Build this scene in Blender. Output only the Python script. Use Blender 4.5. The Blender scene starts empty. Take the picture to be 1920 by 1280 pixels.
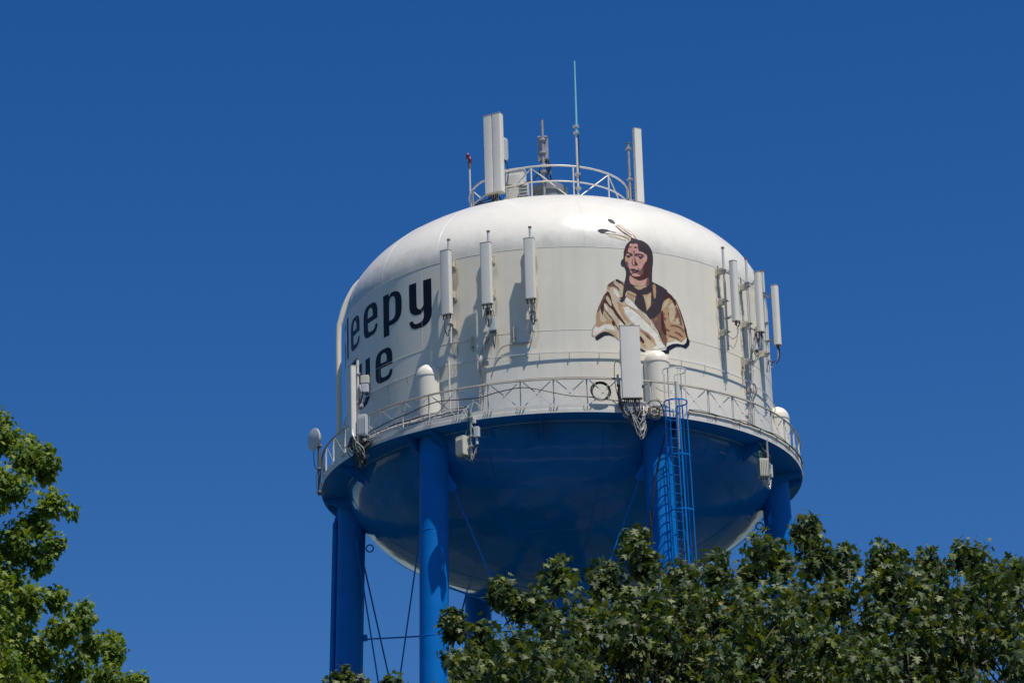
import bpy, bmesh, math, random
import numpy as np
from mathutils import Vector, Matrix
from mathutils.geometry import tessellate_polygon

sc = bpy.context.scene
COL = sc.collection
rad, sin, cos, pi = math.radians, math.sin, math.cos, math.pi
random.seed(7)

# ------------------------------------------------------------------ camera
CAM = Vector((0.0, -114.4623, 1.7))
TH, YAW, ROLL = rad(20.0019), rad(-0.8054), rad(1.7327)
FW = Vector((sin(YAW)*cos(TH), cos(YAW)*cos(TH), sin(TH)))
RT0 = Vector((cos(YAW), -sin(YAW), 0)); UP0 = RT0.cross(FW)
RT = RT0*cos(ROLL) - UP0*sin(ROLL); UP = RT0*sin(ROLL) + UP0*cos(ROLL)
cd = bpy.data.cameras.new('camera'); cam = bpy.data.objects.new('camera', cd); COL.objects.link(cam)
cd.sensor_fit = 'HORIZONTAL'; cd.sensor_width = 36.0; cd.lens = 119.184
cd.clip_start = 0.5; cd.clip_end = 20000
cd.dof.use_dof = True; cd.dof.focus_distance = 112.0; cd.dof.aperture_fstop = 14.0
cam.matrix_world = Matrix(((RT.x, UP.x, -FW.x, CAM.x), (RT.y, UP.y, -FW.y, CAM.y), (RT.z, UP.z, -FW.z, CAM.z), (0, 0, 0, 1)))
sc.camera = cam

# ------------------------------------------------------------------ sky, sun, exposure
SUN_AZ, SUN_EL = 40.0, 67.2            # azimuth to the right of the tower-to-camera line
w = bpy.data.worlds.new('World'); sc.world = w; w.use_nodes = True
nt = w.node_tree; nt.nodes.clear()
sky = nt.nodes.new('ShaderNodeTexSky'); sky.sky_type = 'NISHITA'; sky.sun_disc = False
sky.sun_elevation = rad(SUN_EL); sky.sun_rotation = rad(180 - SUN_AZ)
sky.altitude = 300; sky.air_density = 1.0; sky.dust_density = 0.25; sky.ozone_density = 4.0
hs = nt.nodes.new('ShaderNodeHueSaturation'); hs.inputs['Hue'].default_value = 0.5115; hs.inputs['Saturation'].default_value = 1.365; hs.inputs['Value'].default_value = 1.0
bg = nt.nodes.new('ShaderNodeBackground'); bg.inputs['Strength'].default_value = 0.068
wo = nt.nodes.new('ShaderNodeOutputWorld')
nt.links.new(sky.outputs[0], hs.inputs['Color']); nt.links.new(hs.outputs[0], bg.inputs['Color']); nt.links.new(bg.outputs[0], wo.inputs['Surface'])
sl = bpy.data.lights.new('sun', 'SUN'); sl.energy = 3.8; sl.angle = rad(0.53); sl.color = (1.0, 0.945, 0.87)
so = bpy.data.objects.new('sun', sl); COL.objects.link(so)
sd = Vector((sin(rad(SUN_AZ))*cos(rad(SUN_EL)), -cos(rad(SUN_AZ))*cos(rad(SUN_EL)), sin(rad(SUN_EL))))
so.rotation_euler = sd.to_track_quat('Z', 'Y').to_euler(); so.location = (40, -60, 120)
vs = sc.view_settings; vs.view_transform = 'Standard'; vs.look = 'None'; vs.exposure = 0.35; vs.gamma = 1.0; vs.use_curve_mapping = False

# ------------------------------------------------------------------ materials
MATS = {}
def mat(name, col, rough=0.5, metal=0.0, spec=0.5, var=0.0, vscale=1.5, bump=0.0, bscale=8.0, coat=0.0, streak=0.0, streak_col=(0.3, 0.22, 0.15)):
    m = bpy.data.materials.new(name); m.use_nodes = True; n = m.node_tree.nodes; l = m.node_tree.links
    b = n['Principled BSDF']
    b.inputs['Base Color'].default_value = (*col, 1); b.inputs['Roughness'].default_value = rough; b.inputs['Metallic'].default_value = metal
    b.inputs['Specular IOR Level'].default_value = spec
    if coat: b.inputs['Coat Weight'].default_value = coat; b.inputs['Coat Roughness'].default_value = 0.12
    tc = n.new('ShaderNodeTexCoord'); src = None
    if var:
        t = n.new('ShaderNodeTexNoise'); t.inputs['Scale'].default_value = vscale; t.inputs['Detail'].default_value = 7; t.inputs['Roughness'].default_value = 0.65
        l.new(tc.outputs['Object'], t.inputs['Vector'])
        r = n.new('ShaderNodeMapRange'); r.inputs['From Min'].default_value = 0.3; r.inputs['From Max'].default_value = 0.7
        r.inputs['To Min'].default_value = 1 - var; r.inputs['To Max'].default_value = 1 + var*0.4
        l.new(t.outputs['Fac'], r.inputs['Value'])
        x = n.new('ShaderNodeVectorMath'); x.operation = 'SCALE'; x.inputs[0].default_value = col
        l.new(r.outputs[0], x.inputs['Scale']); src = x.outputs[0]
        q = n.new('ShaderNodeMapRange'); q.inputs['To Min'].default_value = rough*0.8; q.inputs['To Max'].default_value = min(1, rough*1.25)
        l.new(t.outputs['Fac'], q.inputs['Value']); l.new(q.outputs[0], b.inputs['Roughness'])
    if streak:
        mp = n.new('ShaderNodeMapping'); mp.inputs['Scale'].default_value = (2.6, 2.6, 0.16)
        l.new(tc.outputs['Object'], mp.inputs['Vector'])
        t2 = n.new('ShaderNodeTexNoise'); t2.inputs['Scale'].default_value = 1.0; t2.inputs['Detail'].default_value = 6
        l.new(mp.outputs[0], t2.inputs['Vector'])
        r2 = n.new('ShaderNodeMapRange'); r2.inputs['From Min'].default_value = 0.52; r2.inputs['From Max'].default_value = 0.8
        r2.inputs['To Min'].default_value = 0; r2.inputs['To Max'].default_value = streak
        l.new(t2.outputs['Fac'], r2.inputs['Value'])
        mx = n.new('ShaderNodeMix'); mx.data_type = 'RGBA'; l.new(r2.outputs[0], mx.inputs['Factor'])
        if src: l.new(src, mx.inputs['A'])
        else: mx.inputs['A'].default_value = (*col, 1)
        mx.inputs['B'].default_value = (*streak_col, 1); src = mx.outputs['Result']
    if src: l.new(src, b.inputs['Base Color'])
    if bump:
        t3 = n.new('ShaderNodeTexNoise'); t3.inputs['Scale'].default_value = bscale; t3.inputs['Detail'].default_value = 3
        l.new(tc.outputs['Object'], t3.inputs['Vector'])
        bm_ = n.new('ShaderNodeBump'); bm_.inputs['Strength'].default_value = 1.0; bm_.inputs['Distance'].default_value = bump
        l.new(t3.outputs['Fac'], bm_.inputs['Height']); l.new(bm_.outputs[0], b.inputs['Normal'])
    MATS[name] = m
    return m
mat('white_paint', (0.80, 0.745, 0.62), 0.36, var=0.05, vscale=0.9, bump=0.010, bscale=1.1, streak=0.22, streak_col=(0.50, 0.43, 0.34))
mat('roof_paint', (0.80, 0.765, 0.67), 0.24, var=0.04, vscale=1.3, bump=0.020, bscale=1.0, streak=0.10, streak_col=(0.5, 0.47, 0.42))
mat('white_steel', (0.70, 0.665, 0.59), 0.42, var=0.10, vscale=3, streak=0.25, streak_col=(0.42, 0.33, 0.24))
mat('rail_paint', (0.52, 0.45, 0.36), 0.55, var=0.25, vscale=5)
mat('beige_paint', (0.62, 0.56, 0.45), 0.5, var=0.12, vscale=6)
mat('antenna_shell', (0.76, 0.73, 0.65), 0.48, var=0.05, vscale=2, streak=0.12, streak_col=(0.55, 0.50, 0.42))
mat('antenna_cap', (0.40, 0.38, 0.34), 0.55)
mat('cabinet_white', (0.76, 0.73, 0.66), 0.45, var=0.06, vscale=3)
mat('radio_grey', (0.55, 0.57, 0.58), 0.5, var=0.06, vscale=4)
mat('radio_beige', (0.60, 0.57, 0.48), 0.5, var=0.08, vscale=4)
mat('dark_grille', (0.10, 0.105, 0.11), 0.6)
mat('galvanized', (0.43, 0.43, 0.43), 0.42, metal=0.55, var=0.22, vscale=7)
mat('pipe_white', (0.64, 0.62, 0.58), 0.45, var=0.12, vscale=4)
mat('rusty', (0.20, 0.12, 0.075), 0.8, var=0.4, vscale=12)
mat('black_rubber', (0.018, 0.018, 0.02), 0.5)
mat('pale_cable', (0.50, 0.47, 0.44), 0.5, var=0.2, vscale=9)
mat('green_cable', (0.05, 0.22, 0.16), 0.5)
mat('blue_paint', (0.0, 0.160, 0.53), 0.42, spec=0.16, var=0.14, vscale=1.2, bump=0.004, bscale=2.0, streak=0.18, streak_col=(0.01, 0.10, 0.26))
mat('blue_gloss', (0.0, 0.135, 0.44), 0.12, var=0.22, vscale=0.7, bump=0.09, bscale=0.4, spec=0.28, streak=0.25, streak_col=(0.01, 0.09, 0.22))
mat('whip_cyan', (0.22, 0.58, 0.68), 0.4)
mat('lamp_red', (0.16, 0.012, 0.018), 0.25)
mat('vent_shaded', (0.20, 0.23, 0.26), 0.5, var=0.2)  # shade on the vent is put into this dark blue-grey base colour
mat('dish_grey', (0.50, 0.51, 0.53), 0.45)
mat('concrete', (0.40, 0.38, 0.35), 0.85, var=0.2, vscale=4)
mat('letter_black', (0.004, 0.0045, 0.010), 0.45, var=0.1, spec=0.3)
for k, c in dict(cream=(0.62, 0.50, 0.34), tan=(0.52, 0.32, 0.17), brown=(0.20, 0.10, 0.075), dark=(0.085, 0.024, 0.020), ink=(0.050, 0.034, 0.042),
                 navy=(0.008, 0.010, 0.030), skin=(0.58, 0.37, 0.21), pink=(0.68, 0.36, 0.31), white=(0.82, 0.78, 0.68)).items():
    mat('mural_' + k, c, 0.55, var=0.16, vscale=5, spec=0.22)
def stain_mat():
    m = bpy.data.materials.new('rust_stain'); m.use_nodes = True; n = m.node_tree.nodes; l = m.node_tree.links; b = n['Principled BSDF']; b.inputs['Base Color'].default_value = (0.46, 0.36, 0.23, 1); b.inputs['Roughness'].default_value = 0.6
    tc = n.new('ShaderNodeTexCoord'); mp = n.new('ShaderNodeMapping'); mp.inputs['Scale'].default_value = (9, 9, 0.9); l.new(tc.outputs['Object'], mp.inputs[0])
    t = n.new('ShaderNodeTexNoise'); t.inputs['Scale'].default_value = 1.0; t.inputs['Detail'].default_value = 5; l.new(mp.outputs[0], t.inputs['Vector'])
    r = n.new('ShaderNodeMapRange'); r.inputs['From Min'].default_value = 0.42; r.inputs['From Max'].default_value = 0.75; r.inputs['To Max'].default_value = 0.6; l.new(t.outputs['Fac'], r.inputs['Value'])
    tr = n.new('ShaderNodeBsdfTransparent'); mx = n.new('ShaderNodeMixShader'); l.new(r.outputs[0], mx.inputs[0]); l.new(tr.outputs[0], mx.inputs[1]); l.new(b.outputs[0], mx.inputs[2]); l.new(mx.outputs[0], n['Material Output'].inputs['Surface'])
    MATS['rust_stain'] = m
stain_mat()
mat('bark', (0.065, 0.052, 0.042), 0.9, var=0.4, vscale=6, bump=0.02, bscale=14)
mat('twig', (0.055, 0.042, 0.03), 0.8, var=0.3, vscale=9)

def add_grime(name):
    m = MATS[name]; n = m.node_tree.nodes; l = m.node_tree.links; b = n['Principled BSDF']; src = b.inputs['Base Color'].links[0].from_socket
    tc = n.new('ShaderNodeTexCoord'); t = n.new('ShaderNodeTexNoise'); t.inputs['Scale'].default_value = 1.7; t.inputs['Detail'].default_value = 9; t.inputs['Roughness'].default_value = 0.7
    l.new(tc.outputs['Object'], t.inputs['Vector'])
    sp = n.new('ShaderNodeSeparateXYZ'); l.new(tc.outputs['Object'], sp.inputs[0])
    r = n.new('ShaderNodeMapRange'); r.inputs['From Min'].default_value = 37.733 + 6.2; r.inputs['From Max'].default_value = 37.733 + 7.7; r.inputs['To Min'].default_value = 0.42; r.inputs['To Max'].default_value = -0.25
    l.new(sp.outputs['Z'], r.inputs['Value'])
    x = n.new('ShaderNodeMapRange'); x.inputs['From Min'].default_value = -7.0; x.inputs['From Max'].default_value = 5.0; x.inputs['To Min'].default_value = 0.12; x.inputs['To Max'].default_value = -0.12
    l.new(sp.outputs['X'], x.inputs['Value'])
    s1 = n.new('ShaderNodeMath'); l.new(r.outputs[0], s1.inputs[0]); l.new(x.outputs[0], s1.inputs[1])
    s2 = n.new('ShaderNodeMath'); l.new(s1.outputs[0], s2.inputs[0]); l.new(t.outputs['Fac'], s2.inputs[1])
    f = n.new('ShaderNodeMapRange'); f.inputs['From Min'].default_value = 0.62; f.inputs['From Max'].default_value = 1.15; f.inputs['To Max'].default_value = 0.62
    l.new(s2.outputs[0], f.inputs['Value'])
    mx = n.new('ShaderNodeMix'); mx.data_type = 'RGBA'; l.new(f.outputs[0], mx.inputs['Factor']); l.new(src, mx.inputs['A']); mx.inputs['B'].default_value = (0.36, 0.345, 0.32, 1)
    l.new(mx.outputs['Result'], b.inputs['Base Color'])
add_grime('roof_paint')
def leaf_mat(name, c1, c2, c3, trans, gloss):
    m = bpy.data.materials.new(name); m.use_nodes = True; n = m.node_tree.nodes; l = m.node_tree.links
    b = n['Principled BSDF']; out = n['Material Output']
    g = n.new('ShaderNodeNewGeometry'); oi = n.new('ShaderNodeObjectInfo')
    ad = n.new('ShaderNodeMath'); ad.operation = 'ADD'; l.new(g.outputs['Random Per Island'], ad.inputs[0]); l.new(oi.outputs['Random'], ad.inputs[1])
    fr = n.new('ShaderNodeMath'); fr.operation = 'FRACT'; l.new(ad.outputs[0], fr.inputs[0])
    cr = n.new('ShaderNodeValToRGB'); e = cr.color_ramp.elements
    e[0].position = 0.0; e[0].color = (*c1, 1); e[1].position = 0.62; e[1].color = (*c2, 1)
    x = e.new(0.97); x.color = (*c3, 1); x = e.new(0.993); x.color = (*c3, 1); x = e.new(1.0); x.color = (0.26, 0.17, 0.03, 1)
    l.new(fr.outputs[0], cr.inputs[0]); l.new(cr.outputs[0], b.inputs['Base Color'])
    b.inputs['Roughness'].default_value = gloss; b.inputs['Specular IOR Level'].default_value = 0.40
    tr = n.new('ShaderNodeBsdfTranslucent'); ml = n.new('ShaderNodeMix'); ml.data_type = 'RGBA'; ml.blend_type = 'MULTIPLY'; ml.inputs['Factor'].default_value = 1
    ml.inputs['B'].default_value = (2.3, 2.1, 0.55, 1); l.new(cr.outputs[0], ml.inputs['A']); l.new(ml.outputs['Result'], tr.inputs['Color'])
    mx = n.new('ShaderNodeMixShader'); mx.inputs[0].default_value = trans
    l.new(b.outputs[0], mx.inputs[1]); l.new(tr.outputs[0], mx.inputs[2]); l.new(mx.outputs[0], out.inputs['Surface'])
    MATS[name] = m
leaf_mat('leaf_dark', (0.022, 0.046, 0.011), (0.054, 0.090, 0.020), (0.14, 0.17, 0.03), 0.20, 0.55)
leaf_mat('leaf_bright', (0.060, 0.115, 0.012), (0.120, 0.190, 0.018), (0.20, 0.25, 0.025), 0.28, 0.60)

def ground_mat():
    m = bpy.data.materials.new('ground_grass'); m.use_nodes = True; n = m.node_tree.nodes; l = m.node_tree.links; b = n['Principled BSDF']
    tc = n.new('ShaderNodeTexCoord')
    t = n.new('ShaderNodeTexNoise'); t.inputs['Scale'].default_value = 0.045; t.inputs['Detail'].default_value = 8
    l.new(tc.outputs['Object'], t.inputs['Vector'])
    cr = n.new('ShaderNodeValToRGB'); e = cr.color_ramp.elements
    e[0].position = 0.40; e[0].color = (0.010, 0.022, 0.012, 1); e[1].position = 0.52; e[1].color = (0.036, 0.062, 0.034, 1); q = e.new(0.58); q.color = (0.05, 0.07, 0.04, 1); q = e.new(0.63); q.color = (0.09, 0.095, 0.10, 1)
    l.new(t.outputs['Fac'], cr.inputs[0]); l.new(cr.outputs[0], b.inputs['Base Color']); b.inputs['Roughness'].default_value = 0.95
    MATS['grass'] = m
ground_mat()
mat('asphalt', (0.055, 0.055, 0.058), 0.9, var=0.3, vscale=2)
mat('gravel', (0.13, 0.12, 0.12), 0.95, var=0.35, vscale=3)

# ------------------------------------------------------------------ mesh helpers
class MB:
    def __init__(s): s.v = []; s.f = []; s.m = []
    def add(s, v, f, m=0):
        o = len(s.v); s.v += [tuple(p) for p in v]; s.f += [tuple(i + o for i in q) for q in f]; s.m += [m]*len(f); return s
    def box(s, c, size, R=None, m=0, ch=0.0):
        return s.rprism(c, size[0], size[1], size[2], ch, R, m, seg=1)
    def rprism(s, c, wx, dy, hz, r=0.0, R=None, m=0, seg=3, front=None, ech=None):
        """prism of rounded rectangle plan, centred on c; front=radius for the -y corners"""
        pts = []
        for (sx, sy) in ((1, 1), (-1, 1), (-1, -1), (1, -1)):
            q = (front if (front is not None and sy < 0) else r)
            if q <= 1e-6: pts.append((sx*wx/2, sy*dy/2)); continue
            cx, cy = sx*(wx/2 - q), sy*(dy/2 - q); a0 = {(1, 1): 0, (-1, 1): 90, (-1, -1): 180, (1, -1): 270}[(sx, sy)]
            n = seg if q < 0.06 else 6
            for i in range(n + 1):
                a = rad(a0 + 90*i/n); pts.append((cx + q*cos(a), cy + q*sin(a)))
        n = len(pts); e = ech if ech is not None else min(0.012, hz*0.2, wx*0.2, dy*0.2)
        fx, fy = 1 - 2*e/wx, 1 - 2*e/dy
        rings = [(-hz/2, fx, fy), (-hz/2 + e, 1, 1), (hz/2 - e, 1, 1), (hz/2, fx, fy)]
        v = []; 
        for z, ax, ay in rings: v += [Vector((x*ax, y*ay, z)) for x, y in pts]
        if R is not None: v = [R @ p for p in v]
        v = [p + Vector(c) for p in v]
        f = []
        for k in range(3):
            for i in range(n): j = (i + 1) % n; f.append((k*n + i, k*n + j, (k + 1)*n + j, (k + 1)*n + i))
        f.append(tuple(range(n - 1, -1, -1))); f.append(tuple(range(3*n, 4*n)))
        return s.add(v, f, m)
    def tube(s, path, r, n=8, closed=False, m=0, caps=True):
        path = [Vector(p) for p in path]; N = len(path)
        rr = r if isinstance(r, (list, tuple)) else [r]*N
        v = []; f = []; prev = None
        for i, p in enumerate(path):
            a = path[(i - 1) % N] if (closed or i > 0) else p; b = path[(i + 1) % N] if (closed or i < N - 1) else p
            t = (b - a).normalized() if (b - a).length > 1e-9 else Vector((0, 0, 1))
            if prev is None:
                u = t.cross(Vector((0, 0, 1)));
                if u.length < 1e-3: u = t.cross(Vector((1, 0, 0)))
            else: u = prev - t*prev.dot(t)
            if u.length < 1e-6: u = t.orthogonal()
            u.normalize(); prev = u; w_ = t.cross(u)
            for k in range(n): an = 2*pi*k/n; v.append(p + (u*cos(an) + w_*sin(an))*rr[i])
        for i in range(N if closed else N - 1):
            for k in range(n):
                a0 = i*n + k; a1 = i*n + (k + 1) % n; j = (i + 1) % N
                f.append((a0, j*n + k, j*n + (k + 1) % n, a1))
        if caps and not closed: f.append(tuple(range(n))); f.append(tuple(range(N*n - 1, (N - 1)*n - 1, -1)))
        return s.add(v, f, m)
    def lathe(s, prof, n=96, c=(0, 0, 0), m=0, a0=0.0, a1=2*pi, close_prof=False):
        full = abs(a1 - a0 - 2*pi) < 1e-6; K = n if full else n + 1; v = []; f = []; c = Vector(c)
        for r, z in prof:
            for k in range(K):
                a = a0 + (a1 - a0)*k/n; v.append(c + Vector((r*sin(a), -r*cos(a), z)))
        M_ = len(prof)
        for i in range(M_ if close_prof else M_ - 1):
            i2 = (i + 1) % M_
            for k in range(n):
                k2 = (k + 1) % K
                f.append((i*K + k, i*K + k2, i2*K + k2, i2*K + k))
        return s.add(v, f, m)
    def bar(s, a, b, wx, wy, side, m=0):
        """flat bar from a to b; wx across 'side' direction, wy the other way"""
        a, b = Vector(a), Vector(b); t = (b - a).normalized(); u = Vector(side); u = (u - t*u.dot(t)).normalized(); q = t.cross(u)
        R = Matrix((u, q, t)).transposed(); return s.rprism((a + b)/2, wx, wy, (b - a).length, 0, R, m, ech=0.0005)
    def build(s, name, mats, parent=None, angle=35, kind=None):
        me = bpy.data.meshes.new(name); me.from_pydata(s.v, [], s.f); me.update()
        bm = bmesh.new(); bm.from_mesh(me); bmesh.ops.recalc_face_normals(bm, faces=bm.faces); bm.to_mesh(me); bm.free()
        mats = mats if isinstance(mats, (list, tuple)) else [mats]
        for q in mats: me.materials.append(MATS[q])
        me.polygons.foreach_set('material_index', s.m)
        me.polygons.foreach_set('use_smooth', [True]*len(me.polygons)); me.set_sharp_from_angle(angle=rad(angle))
        o = bpy.data.objects.new(name, me); COL.objects.link(o)
        if parent is not None: o.parent = parent
        if kind: o['kind'] = kind
        return o
def empty(name, loc=(0, 0, 0), rz=0.0, label=None, cat=None, group=None):
    o = bpy.data.objects.new(name, None); COL.objects.link(o); o.location = loc; o.rotation_euler = (0, 0, rz); o.empty_display_size = 0.3
    if label: o['label'] = label; o['category'] = cat
    if group: o['group'] = group
    return o
def tag(o, label, cat, group=None):
    o['label'] = label; o['category'] = cat
    if group: o['group'] = group
    return o
def inst(src, parent, loc=(0, 0, 0), rz=0.0):
    c = src.copy(); COL.objects.link(c); c.parent = parent; c.location = loc; c.rotation_euler = (0, 0, rz); return c
def smooth(pts, n=6):
    pts = [Vector(p) for p in pts]; out = []
    P_ = [pts[0]*2 - pts[1]] + pts + [pts[-1]*2 - pts[-2]]
    for i in range(1, len(P_) - 2):
        p0, p1, p2, p3 = P_[i - 1:i + 3]
        for k in range(n):
            t = k/n; out.append(0.5*((2*p1) + (p2 - p0)*t + (2*p0 - 5*p1 + 4*p2 - p3)*t*t + (3*p1 - p0 - 3*p2 + p3)*t**3))
    out.append(pts[-1]); return out
def jit(p, a): return Vector(p) + Vector((random.uniform(-a, a), random.uniform(-a, a), random.uniform(-a, a)))

# ------------------------------------------------------------------ ground
def sheet(name, pts, z, m):
    mb = MB(); mb.add([(x, y, z) for x, y in pts], [tuple(range(len(pts)))]); o = mb.build(name, m); o['kind'] = 'structure'; return o
sheet('ground', [(4000*cos(2*pi*k/64), 4000*sin(2*pi*k/64)) for k in range(64)], 0.0, 'grass')
sheet('gravel_yard', [(15*cos(2*pi*k/48)*(1 + 0.05*sin(5*k)), 15*sin(2*pi*k/48)*(1 + 0.05*cos(3*k))) for k in range(48)], 0.004, 'gravel')
sheet('street', [(-900, -42), (900, -42), (900, -32), (-900, -32)], 0.008, 'asphalt')
for nm, y0, y1 in (('pavement', -46.5, -44.5), ('pavement', -29.5, -27.5)):
    mb = MB(); mb.box((0, (y0 + y1)/2, 0.06), (1800, y1 - y0, 0.12)); mb.build(nm, 'concrete')['kind'] = 'structure'

# ------------------------------------------------------------------ water tower
HB = 37.733                      # height of the balcony's underside
R, ZS, DH, DN = 7.6, 6.216, 3.9, 2.05
LEG0, LEGR, LEAN = 25.464, 7.49, 0.0317
def P(phi, r, z): a = rad(phi); return Vector((r*sin(a), -r*cos(a), HB + z))
def dome_r(z): return R if z <= ZS else R*max(0.0, 1 - ((z - ZS)/DH)**DN)**(1/DN)
def dome_z(r): return ZS + DH*max(0.0, 1 - (r/R)**DN)**(1/DN)
T = empty('water_tower', (0, 0, 0), 0, 'tall water tower with glossy white tank, black lettering, painted portrait and blue bowl and legs', 'water tower')

prof = []
for i in range(41):
    t = rad(90*i/40); prof.append((R*cos(t)**(2/DN) if i < 40 else 0.001, HB + ZS + DH*sin(t)**(2/DN)))
roof = MB().lathe(prof, 256).build('tank_roof', 'roof_paint', T, 60)
wall = MB().lathe([(R, HB), (R, HB + 1.6), (R, HB + 3.22), (R, HB + 4.7), (R, HB + ZS)], 256).build('tank_wall', 'white_paint', T, 60)
def bowl_rz(t): return (R*cos(t)**(2/1.9), 0.2 - 3.9*sin(t)**(2/1.9))
prof = [(R, HB + 0.0)]
for i in range(2, 49):
    t = rad(90*i/48); r_, z_ = bowl_rz(t)
    if i == 48: r_ = 0.001
    if z_ < -0.01: prof.append((r_, HB + z_))
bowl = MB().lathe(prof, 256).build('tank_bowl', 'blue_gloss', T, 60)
# weld seams, proud of the plates
def circ(r, z, n=180): return [(r*sin(2*pi*k/n), -r*cos(2*pi*k/n), HB + z) for k in range(n)]
for z, rr in ((ZS, 0.006), (3.22, 0.006), (1.55, 0.005)):
    MB().tube(circ(R + 0.002, z), rr, 5, closed=True).build('weld_seam', 'white_paint', wall)
for k in range(18):
    a = 18 + 20*k
    pts = []
    for i in range(0, 33):
        t = rad(84*i/32); r_ = R*cos(t)**(2/DN); pts.append(P(a - 10, r_, ZS + DH*sin(t)**(2/DN)))
    if k % 1 == 0: MB().tube(pts, 0.006, 4).build('weld_seam', 'roof_paint', roof)
for k in range(12):
    a = 30*k
    for z0, z1, off in ((3.24, 6.2, 23.0), (1.57, 3.2, 6.0)):
        MB().tube([P(a + off, R + 0.001, z0), P(a + off, R + 0.001, z1)], 0.005, 4).build('weld_seam', 'white_paint', wall)
for k in range(12):
    pts = []
    for i in range(3, 46):
        r_, z_ = bowl_rz(rad(90*i/48)); pts.append(P(30*k + 11, r_, z_))
    MB().tube(pts, 0.014, 5).build('weld_seam', 'blue_gloss', bowl)
MB().tube([P(360*k/120, *bowl_rz(rad(52))) for k in range(120)], 0.014, 5, closed=True).build('weld_seam', 'blue_gloss', bowl)

# central riser
MB().lathe([(0.001, HB - 3.2), (1.5, HB - 3.3), (1.15, HB - 3.62), (0.93, HB - 3.95), (0.9, HB - 4.6), (0.9, 0.3), (1.0, 0.3), (1.0, 0.0)], 48).build('centre_riser', 'blue_paint', T)

# legs with capped column heads above the balcony
def leg_r(z): return LEGR + LEAN*(-z)
LEGS = [LEG0 + 60*k for k in (-2, -1, 0, 1, 2, 3)]
cap_prof = [(0.43, 0.02), (0.43, 2.10), (0.445, 2.10), (0.445, 2.15), (0.43, 2.15)] + [(0.43*cos(rad(a)), 2.15 + 0.43*sin(rad(a))) for a in range(10, 90, 10)] + [(0.001, 2.58)]
legobjs = []
for ph in LEGS:
    lg = MB().tube([P(ph, leg_r(z), z) for z in (-0.002, -4, -12, -24, -HB + 0.5)], 0.49, 40).build('leg', 'blue_paint', T, 50); legobjs.append(lg)
    for z in (-3.3, -6.95, -12.2, -17.4, -24.0, -30.0):
        MB().tube([P(ph, leg_r(z), z) + Vector((0.49*cos(a), 0.49*sin(a), 0)) for a in [2*pi*k/32 for k in range(32)]], 0.012, 5, closed=True).build('weld_ring', 'blue_paint', lg)
    MB().lathe([(r_, HB + z_) for r_, z_ in cap_prof], 36, c=(P(ph, 7.72, 0).x, P(ph, 7.72, 0).y, 0)).build('column_cap', 'white_paint', lg, 40)
    MB().rprism(P(ph, leg_r(-HB), -HB + 0.25), 1.7, 1.7, 0.5, 0.05).build('footing', 'concrete', lg)

# balcony
fl = MB().lathe([(R - 0.02, HB + 0.012), (8.455, HB + 0.012), (8.455, HB + 0.03), (R - 0.02, HB + 0.03)], 192, close_prof=True)
fl.build('balcony_floor', 'blue_paint', T)
fas = MB().lathe([(8.462, HB), (8.492, HB), (8.492, HB + 0.13), (8.478, HB + 0.14), (8.478, HB + 0.29), (8.462, HB + 0.29)], 192, close_prof=True).build('balcony_fascia', 'white_steel', T, 25)
MB().lathe([(8.40, HB - 0.004), (8.494, HB - 0.004), (8.494, HB - 0.001), (8.40, HB - 0.001)], 192, close_prof=True).build('fascia_lip', 'blue_paint', fas, 25)
def fin(phi, off, h=0.62, r0=7.5, r1=8.42, t=0.02):
    a = rad(phi); tx = Vector((cos(a), sin(a), 0)); b = []
    for s_ in (-t/2, t/2):
        for r_, z_ in ((r0, 0.010), (r1, 0.010), (r1, -0.10), (r0, -h)): b.append(P(phi, r_, z_) + tx*(off + s_))
    mb = MB(); mb.add(b, [(0, 1, 2, 3), (7, 6, 5, 4), (0, 4, 5, 1), (1, 5, 6, 2), (2, 6, 7, 3), (3, 7, 4, 0)])
    return mb.build('bracket_plate', 'blue_paint', T)
for ph in LEGS:
    fin(ph, -0.5, 0.55, t=0.015); fin(ph, 0.5, 0.55, t=0.015); fin(ph + 30, 0, 0.62)

# balcony railing: 48 posts with crossed flat bars
RR = 8.47
rail = MB()
rail.lathe([(RR - 0.045, HB + 1.16), (RR + 0.03, HB + 1.16), (RR + 0.03, HB + 1.172), (RR - 0.033, HB + 1.172), (RR - 0.033, HB + 1.235), (RR - 0.045, HB + 1.235)], 192, close_prof=True)
# gate gap behind the ladder is closed by a chain; the rail stays continuous elsewhere
railing = rail.build('balcony_railing', 'rail_paint', T, 25)
POST0 = 6.4
pm = MB(); pm.box((0, 0, 0.66), (0.055, 0.022, 1.02)); pm.box((0.02, -0.02, 0.66), (0.014, 0.045, 1.0))
post0 = None
bolt0 = None
brace0 = [None, None]
for k in range(48):
    ph = POST0 + 7.5*k
    if abs(((ph - LEG0 + 180) % 360) - 180) < 2.5: continue
    loc = P(ph, RR - 0.045, 0)
    if post0 is None:
        post0 = pm.build('post', 'white_steel', railing); post0.location = loc; post0.rotation_euler = (0, 0, rad(ph))
        bb = MB()
        for dx, dz in ((-0.13, 0.0), (-0.085, -0.055), (0.0, 0.0), (0.0, -0.06), (0.085, -0.055), (0.13, 0.0)): bb.box((dx, -0.085, 0.22 + dz), (0.026, 0.05, 0.026))
        bolt0 = bb.build('bolt_group', 'galvanized', railing, kind='stuff'); bolt0.location = loc; bolt0.rotation_euler = (0, 0, rad(ph))
    else:
        inst(post0, railing, loc, rad(ph)); inst(bolt0, railing, loc, rad(ph))
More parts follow.
